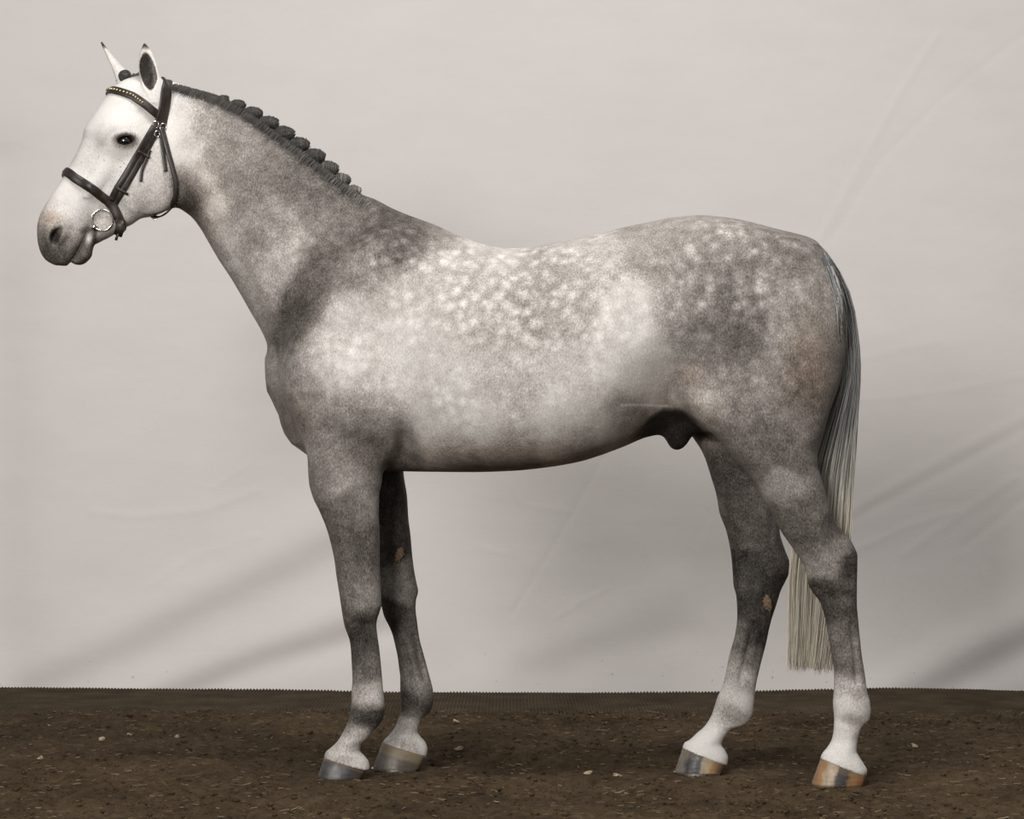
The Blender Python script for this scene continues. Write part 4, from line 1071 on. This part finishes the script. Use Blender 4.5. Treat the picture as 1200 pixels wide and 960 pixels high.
# noseband
near = local_of([(88, 209), (100, 216.5), (114, 226.5), (126, 235.5), (134, 245), (139, 256), (142, 264)])
nb = [(50, 186), (68, 197), (78, 203)] + near + [(150, 292)]
P = loop_on_sheet(nb, .5, .0015, 0, 357, 140)
noseband = ribbon('noseband', P, .0275, .006, MAT_LEATHER, bridle, closed=True, crown=.5)
bpy.context.view_layer.update()
def near_path(pts, off=.002, n=40):
    """strap on the near side through picture points"""
    pts = np.array(pts, float); u = np.linspace(0, len(pts)-1, n)
    q = np.stack([pchip(np.arange(len(pts)), pts[:, c], u) for c in range(2)], 1)
    P, ok = hits(q, sdf=lambda p: body_sdf(p) - off)
    return P
def mirror(P):
    dx = P[:, 0]-HP[0]; dy = P[:, 1]-HP[1]; xl = dx*cps + dy*sps; yl = -(-dx*sps + dy*cps)
    return np.stack([HP[0] + xl*cps - yl*sps, HP[1] + xl*sps + yl*cps, P[:, 2]], 1)
def both(name, pts, w, th, off=.002, parent=bridle, mat=None):
    P = near_path(pts, off); out = []
    for Q in (P, mirror(P)[::-1]): out.append(ribbon(name, Q, w, th, mat or MAT_LEATHER, parent))
    return out
# cheekpieces, the noseband's own hanger and headpiece
both('cheekpiece', [(186, 146), (180, 158), (172, 173), (161, 192), (149, 213), (138, 231), (130, 244)], .0225, .0045)
both('noseband_hanger', [(180, 149), (172, 162), (161, 181), (147, 205), (137, 221), (130, 235)], .0185, .0045, off=.0045)
near = local_of([(187.5, 146), (190, 136), (193, 122), (194.5, 108)])
P = loop_on_sheet([(180, 190)] + near + [(194, 92), (193, 60)], .45, .002, -128, 128, 90)
headpiece = ribbon('headpiece', P, .039, .005, MAT_LEATHER, bridle)
bpy.context.view_layer.update()
# browband with gold beads
near = local_of([(142, 108), (155, 112.5), (170, 122.5), (184, 134.5)])
bb = [(100, 109), (116, 107), (128, 106.5)] + near + [(206, 152), (214, 160)]
P = loop_on_sheet(bb, .62, .002, 180-122, 180+122, 100)
browband = ribbon('browband', P, .024, .0045, MAT_LEATHER, bridle)
bpy.context.view_layer.update()
Ng = gradient(body_sdf, P, .01); Ng /= np.linalg.norm(Ng, axis=1, keepdims=True)
acc = 0; last = P[0]
BS, BF = sphere(8, 6)
for i in range(20, 80):
    if np.linalg.norm(P[i]-last) < .0068: continue
    last = P[i]
    b = mesh_obj('bead', BS*.0042, BF, MAT_GOLD); b.location = P[i] + Ng[i]*.0055; bpy.context.view_layer.update(); under(b, browband)
# throatlatch
near = local_of([(190.5, 150), (195, 168), (200, 188), (205, 206), (207, 220), (204, 233)])
P1 = near_path([(189, 148), (193, 163), (198, 182), (203, 200), (206.5, 216), (206, 228), (203.5, 236)], .003)
low = np.array([w2(203.5, 236, P1[-1][1]), w2(200, 243, P1[-1][1]+.015), w2(194, 249.5, .0), w2(187, 253.5, .03), w2(180, 254, .055), w2(176, 248, .085)])
u = np.linspace(0, 5, 30); low = np.stack([pchip(range(6), low[:, c], u) for c in range(3)], 1)
kx = np.concatenate([P1[:-1], low[2:]]); k5 = np.ones(5)/5
kx = np.stack([np.convolve(np.concatenate([[kx[0, c]]*2, kx[:, c], [kx[-1, c]]*2]), k5, 'valid') for c in range(3)], 1)
ribbon('throatlatch', kx, .0145, .004, MAT_LEATHER, bridle)
ribbon('throatlatch', mirror(P1)[::-1], .0125, .004, MAT_LEATHER, bridle)
torus('throatlatch_buckle', w2(181.5, 255, .05), (0, 1, 0), .0065, .0015, MAT_CHROME, bridle, 20, 6)
# loose strap ends
ribbon('strap_end', near_path([(187.5, 150), (189.5, 166), (192, 184), (194.5, 201)], .003), .0105, .003, MAT_LEATHER, bridle)
ribbon('strap_end', near_path([(176, 176), (171, 188), (166, 202), (165, 213)], .006), .009, .003, MAT_LEATHER, bridle)
# small buckles and keepers
def buckle(px, py, rot, w=.012, h=.009, r=.0016, off=.006, parent=bridle):
    P, _ = hits([(px, py)], sdf=lambda p: body_sdf(p) - off); N = gradient(body_sdf, P, .01)[0]; N /= np.linalg.norm(N)
    a = math.radians(rot)
    torus('buckle', P[0], tuple(N), h, r, MAT_CHROME, parent, 18, 6, sx=w/h, up=(math.cos(a), 0, -math.sin(a)))
buckle(182, 146.5, 30); buckle(184, 157, 30, .009, .008); buckle(191, 149.5, 10); buckle(139.5, 260.5, 10, .013, .008)
for px, py, pa in ((168.5, 181, ((171, 177), (166, 185))), (143, 224, ((145, 221), (141, 228)))):
    ribbon('keeper', near_path([(px-7, py-4), (px+7, py+4)], .008, 8), .008, .003, MAT_LEATHER, bridle)
# chin strap end below the noseband buckle
cs = near_path([(141, 261), (141, 266)], .005, 6); Yc = cs[0][1]
ribbon('chin_strap', [w2(140, 259, Yc-.006), w2(141, 264, Yc-.008), w2(140.5, 269, Yc-.006), w2(138.5, 275, Yc+.004)], .026, .008, MAT_LEATHER, bridle, normals=(0, -1, 0))
ribbon('strap_end', [w2(138.5, 274, Yc-.003), w2(137, 278, Yc-.003), w2(136, 281.5, Yc-.001)], .008, .005, MAT_LEATHER, bridle, normals=(0, -1, 0))
# bit: loose rings and mouthpiece
bp, _ = hits([(119.5, 258)], sdf=lambda p: body_sdf(p) - .007)
bit = None
for Pc, sgn in ((bp[0], 1), (mirror(bp)[0], -1)):
    N = np.array([sps, -cps, 0])*sgn
    N = np.array([.10, -1, -.10]) if sgn > 0 else np.array([-.10, 1, -.10])
    bit = torus('bit_ring', Pc, tuple(N), .0305, .0028, MAT_CHROME, bridle, 60, 10)
q0 = head_world(107.5, 268., -.056); q1 = head_world(107.5, 268., .056)
tube('mouthpiece', np.array([q0, q0*.5+q1*.5, q1]), np.array([.008, .006, .008]), MAT_CHROME, bridle)
print('bridle', round(time.time()-T0, 1))
# ---------------------------------------------------------------- shavings, straw and crumbs on the dirt
t = NT('pale_wood_shaving', .9, .2); nz = t.noise(t.geo(), 150, 3, .6)
MAT_CHIP = t.out(t.ramp(nz, [(.3, (.30, .23, .15)), (.7, (.52, .43, .32))]))
def ground_hit(px, py):
    d = CAM_D*PPM*CAM_H/(py-CY); Y = d-CAM_D; x = (px-CX)*d/(CAM_D*PPM)
    z = floor_z(x, Y); d = CAM_D*PPM*(CAM_H-z)/(py-CY); Y = d-CAM_D; x = (px-CX)*d/(CAM_D*PPM)
    return x, Y, floor_z(x, Y)
chips = [(536, 885, 12, 5, 'pale wood chip lying right of the far fore hoof'), (688, 908, 10, 3.5, 'white splinter on the dirt below the middle of the belly'), (723, 907, 9, 2.5, 'thin pale splinter right of the white splinter under the belly'),
         (535, 848, 8, 5, 'small pale chip on the dirt behind the far fore leg'), (56, 854, 7, 5, 'tan square chip near the left edge of the dirt'), (119, 867, 8, 5, 'tan square chip left of the fore legs'),
         (47, 891, 7, 3, 'whitish speck of shaving at the far left of the dirt'), (207, 862, 7, 3.5, 'pale curled shaving on the dirt left of the near fore hoof'), (152, 860, 5, 4, 'small white crumb of wood between the tan chips and the curl'),
         (144, 818, 6, 3, 'pale shaving close to the backdrop on the left'), (1072, 872, 9, 4, 'pale wood shaving right of the near hind hoof'), (1041, 826, 6, 4, 'pale chip on the ribbed mat right of the near hind leg'),
         (1185, 833, 22, 3, 'long pale stalk lying at the right edge by the mat'), (607, 825, 9, 4, 'brown clump on the mat edge below the belly')]
for i, (px, py, L, W, lab) in enumerate(chips):
    x, y, z = ground_hit(px, py); a = L/PPM*.52; b = max(W/PPM*.55, .004); r = np.random.default_rng(100+i)
    n = 9; V = []
    for zz, sc in ((0.0, .9), (.003+W*.0004, 1.0), (.005+W*.0005, .8)):
        for k in range(n):
            th = 2*math.pi*k/n; q = 1+.28*r.standard_normal()
            V.append((a*sc*math.cos(th)*q, b*1.6*sc*math.sin(th)*q, zz + .004*math.cos(th+i)*(zz > 0)))
    F = [tuple(range(n))[::-1], tuple(range(2*n, 3*n))]
    for l in range(2):
        for k in range(n): F.append((l*n+k, l*n+(k+1) % n, (l+1)*n+(k+1) % n, (l+1)*n+k))
    o = mesh_obj('wood_chip', V, F, MAT_CHIP if i < 13 else MAT_DIRT, smooth=False); o.location = (x, y, max(z, -.004) - .001); o.rotation_euler = (0, 0, r.normal()*.25)
    tag(o, lab, 'wood chip', 'wood chips strewn on the dirt')
# crumbs of earth
NC = 9000; r = np.random.default_rng(5)
ico = np.array([(1, 0, 0), (-1, 0, 0), (0, 1, 0), (0, -1, 0), (0, 0, 1), (0, 0, -1)], float); icf = np.array([(0, 2, 4), (2, 1, 4), (1, 3, 4), (3, 0, 4), (2, 0, 5), (1, 2, 5), (3, 1, 5), (0, 3, 5)])
cxp = r.uniform(-2.4, 2.4, NC); cyp = r.uniform(-1.4, 2.3, NC)
keep = np.ones(NC, bool)
for k, (cf, ch, tb, hb, Y, wt, wb) in HOOVES.items():
    c = (w2(*tb, Y) + w2(*hb, Y))/2; keep &= ~((np.abs(cxp-c[0]) < .085) & (np.abs(cyp-Y) < .07))
cxp, cyp = cxp[keep], cyp[keep]; NC = len(cxp)
size = .0025 + .006*r.random(NC)**4
czp = np.array([max(floor_z(a, b), -.003) for a, b in zip(cxp, cyp)])
rot = r.random(NC)*6.28; c_, s_ = np.cos(rot)[:, None], np.sin(rot)[:, None]
Vv = ico[None]*size[:, None, None]*r.uniform(.6, 1.5, (NC, 6, 1))*np.array([1.25, 1.0, .7])
Vx = Vv[..., 0]*c_ - Vv[..., 1]*s_; Vy = Vv[..., 0]*s_ + Vv[..., 1]*c_
Vv = np.stack([Vx + cxp[:, None], Vy + cyp[:, None], Vv[..., 2] + czp[:, None] + size[:, None]*.3], 2)
cr = fast_mesh('dirt_crumbs', Vv.reshape(-1, 3), (icf[None] + 6*np.arange(NC)[:, None, None]).reshape(-1, 3), MAT_DIRT, smooth=False)
tag(cr, 'loose crumbs of brown earth scattered over the floor', 'dirt', kind='stuff')
# straw and shavings too small to pick apart
NSx = 2600
t = NT('dry_straw', .9, .2); nz = t.noise(t.geo(), 8, 2, .5); MAT_STRAW = t.out(t.ramp(nz, [(.3, (.10, .072, .042)), (.6, (.20, .15, .095)), (.75, (.34, .27, .19))]))
sx_ = r.uniform(-2.4, 2.4, NSx); sy_ = r.uniform(-1.3, 2.2, NSx); ang = r.normal(0, .9, NSx); ln = r.uniform(.006, .022, NSx)*(1+1.2*(r.random(NSx) < .05))
ks = np.ones(NSx, bool)
for k, (cf, ch, tb, hb, Y, wt, wb) in HOOVES.items():
    c = (w2(*tb, Y) + w2(*hb, Y))/2; ks &= ~((np.abs(sx_-c[0]) < .10) & (np.abs(sy_-Y) < .085))
sx_, sy_, ang, ln = sx_[ks], sy_[ks], ang[ks], ln[ks]; NSx = len(sx_)
sz_ = np.array([max(floor_z(a, b), -.003) for a, b in zip(sx_, sy_)]) + .004
tt = np.linspace(-.5, .5, 4)[None]
paths = np.stack([sx_[:, None] + np.cos(ang)[:, None]*ln[:, None]*tt, sy_[:, None] + np.sin(ang)[:, None]*ln[:, None]*tt, sz_[:, None] + (r.normal(0, .12, (NSx, 1))*ln[:, None]*tt) + .001], 2)
st = strand_mesh('straw', paths, r.uniform(.0008, .0018, (NSx, 1))*np.ones((1, 4)), np.ones((NSx, 4)), MAT_STRAW)
tag(st, 'thin bits of straw and shavings strewn over the dirt', 'straw', kind='stuff')
print('done', round(time.time()-T0, 1))
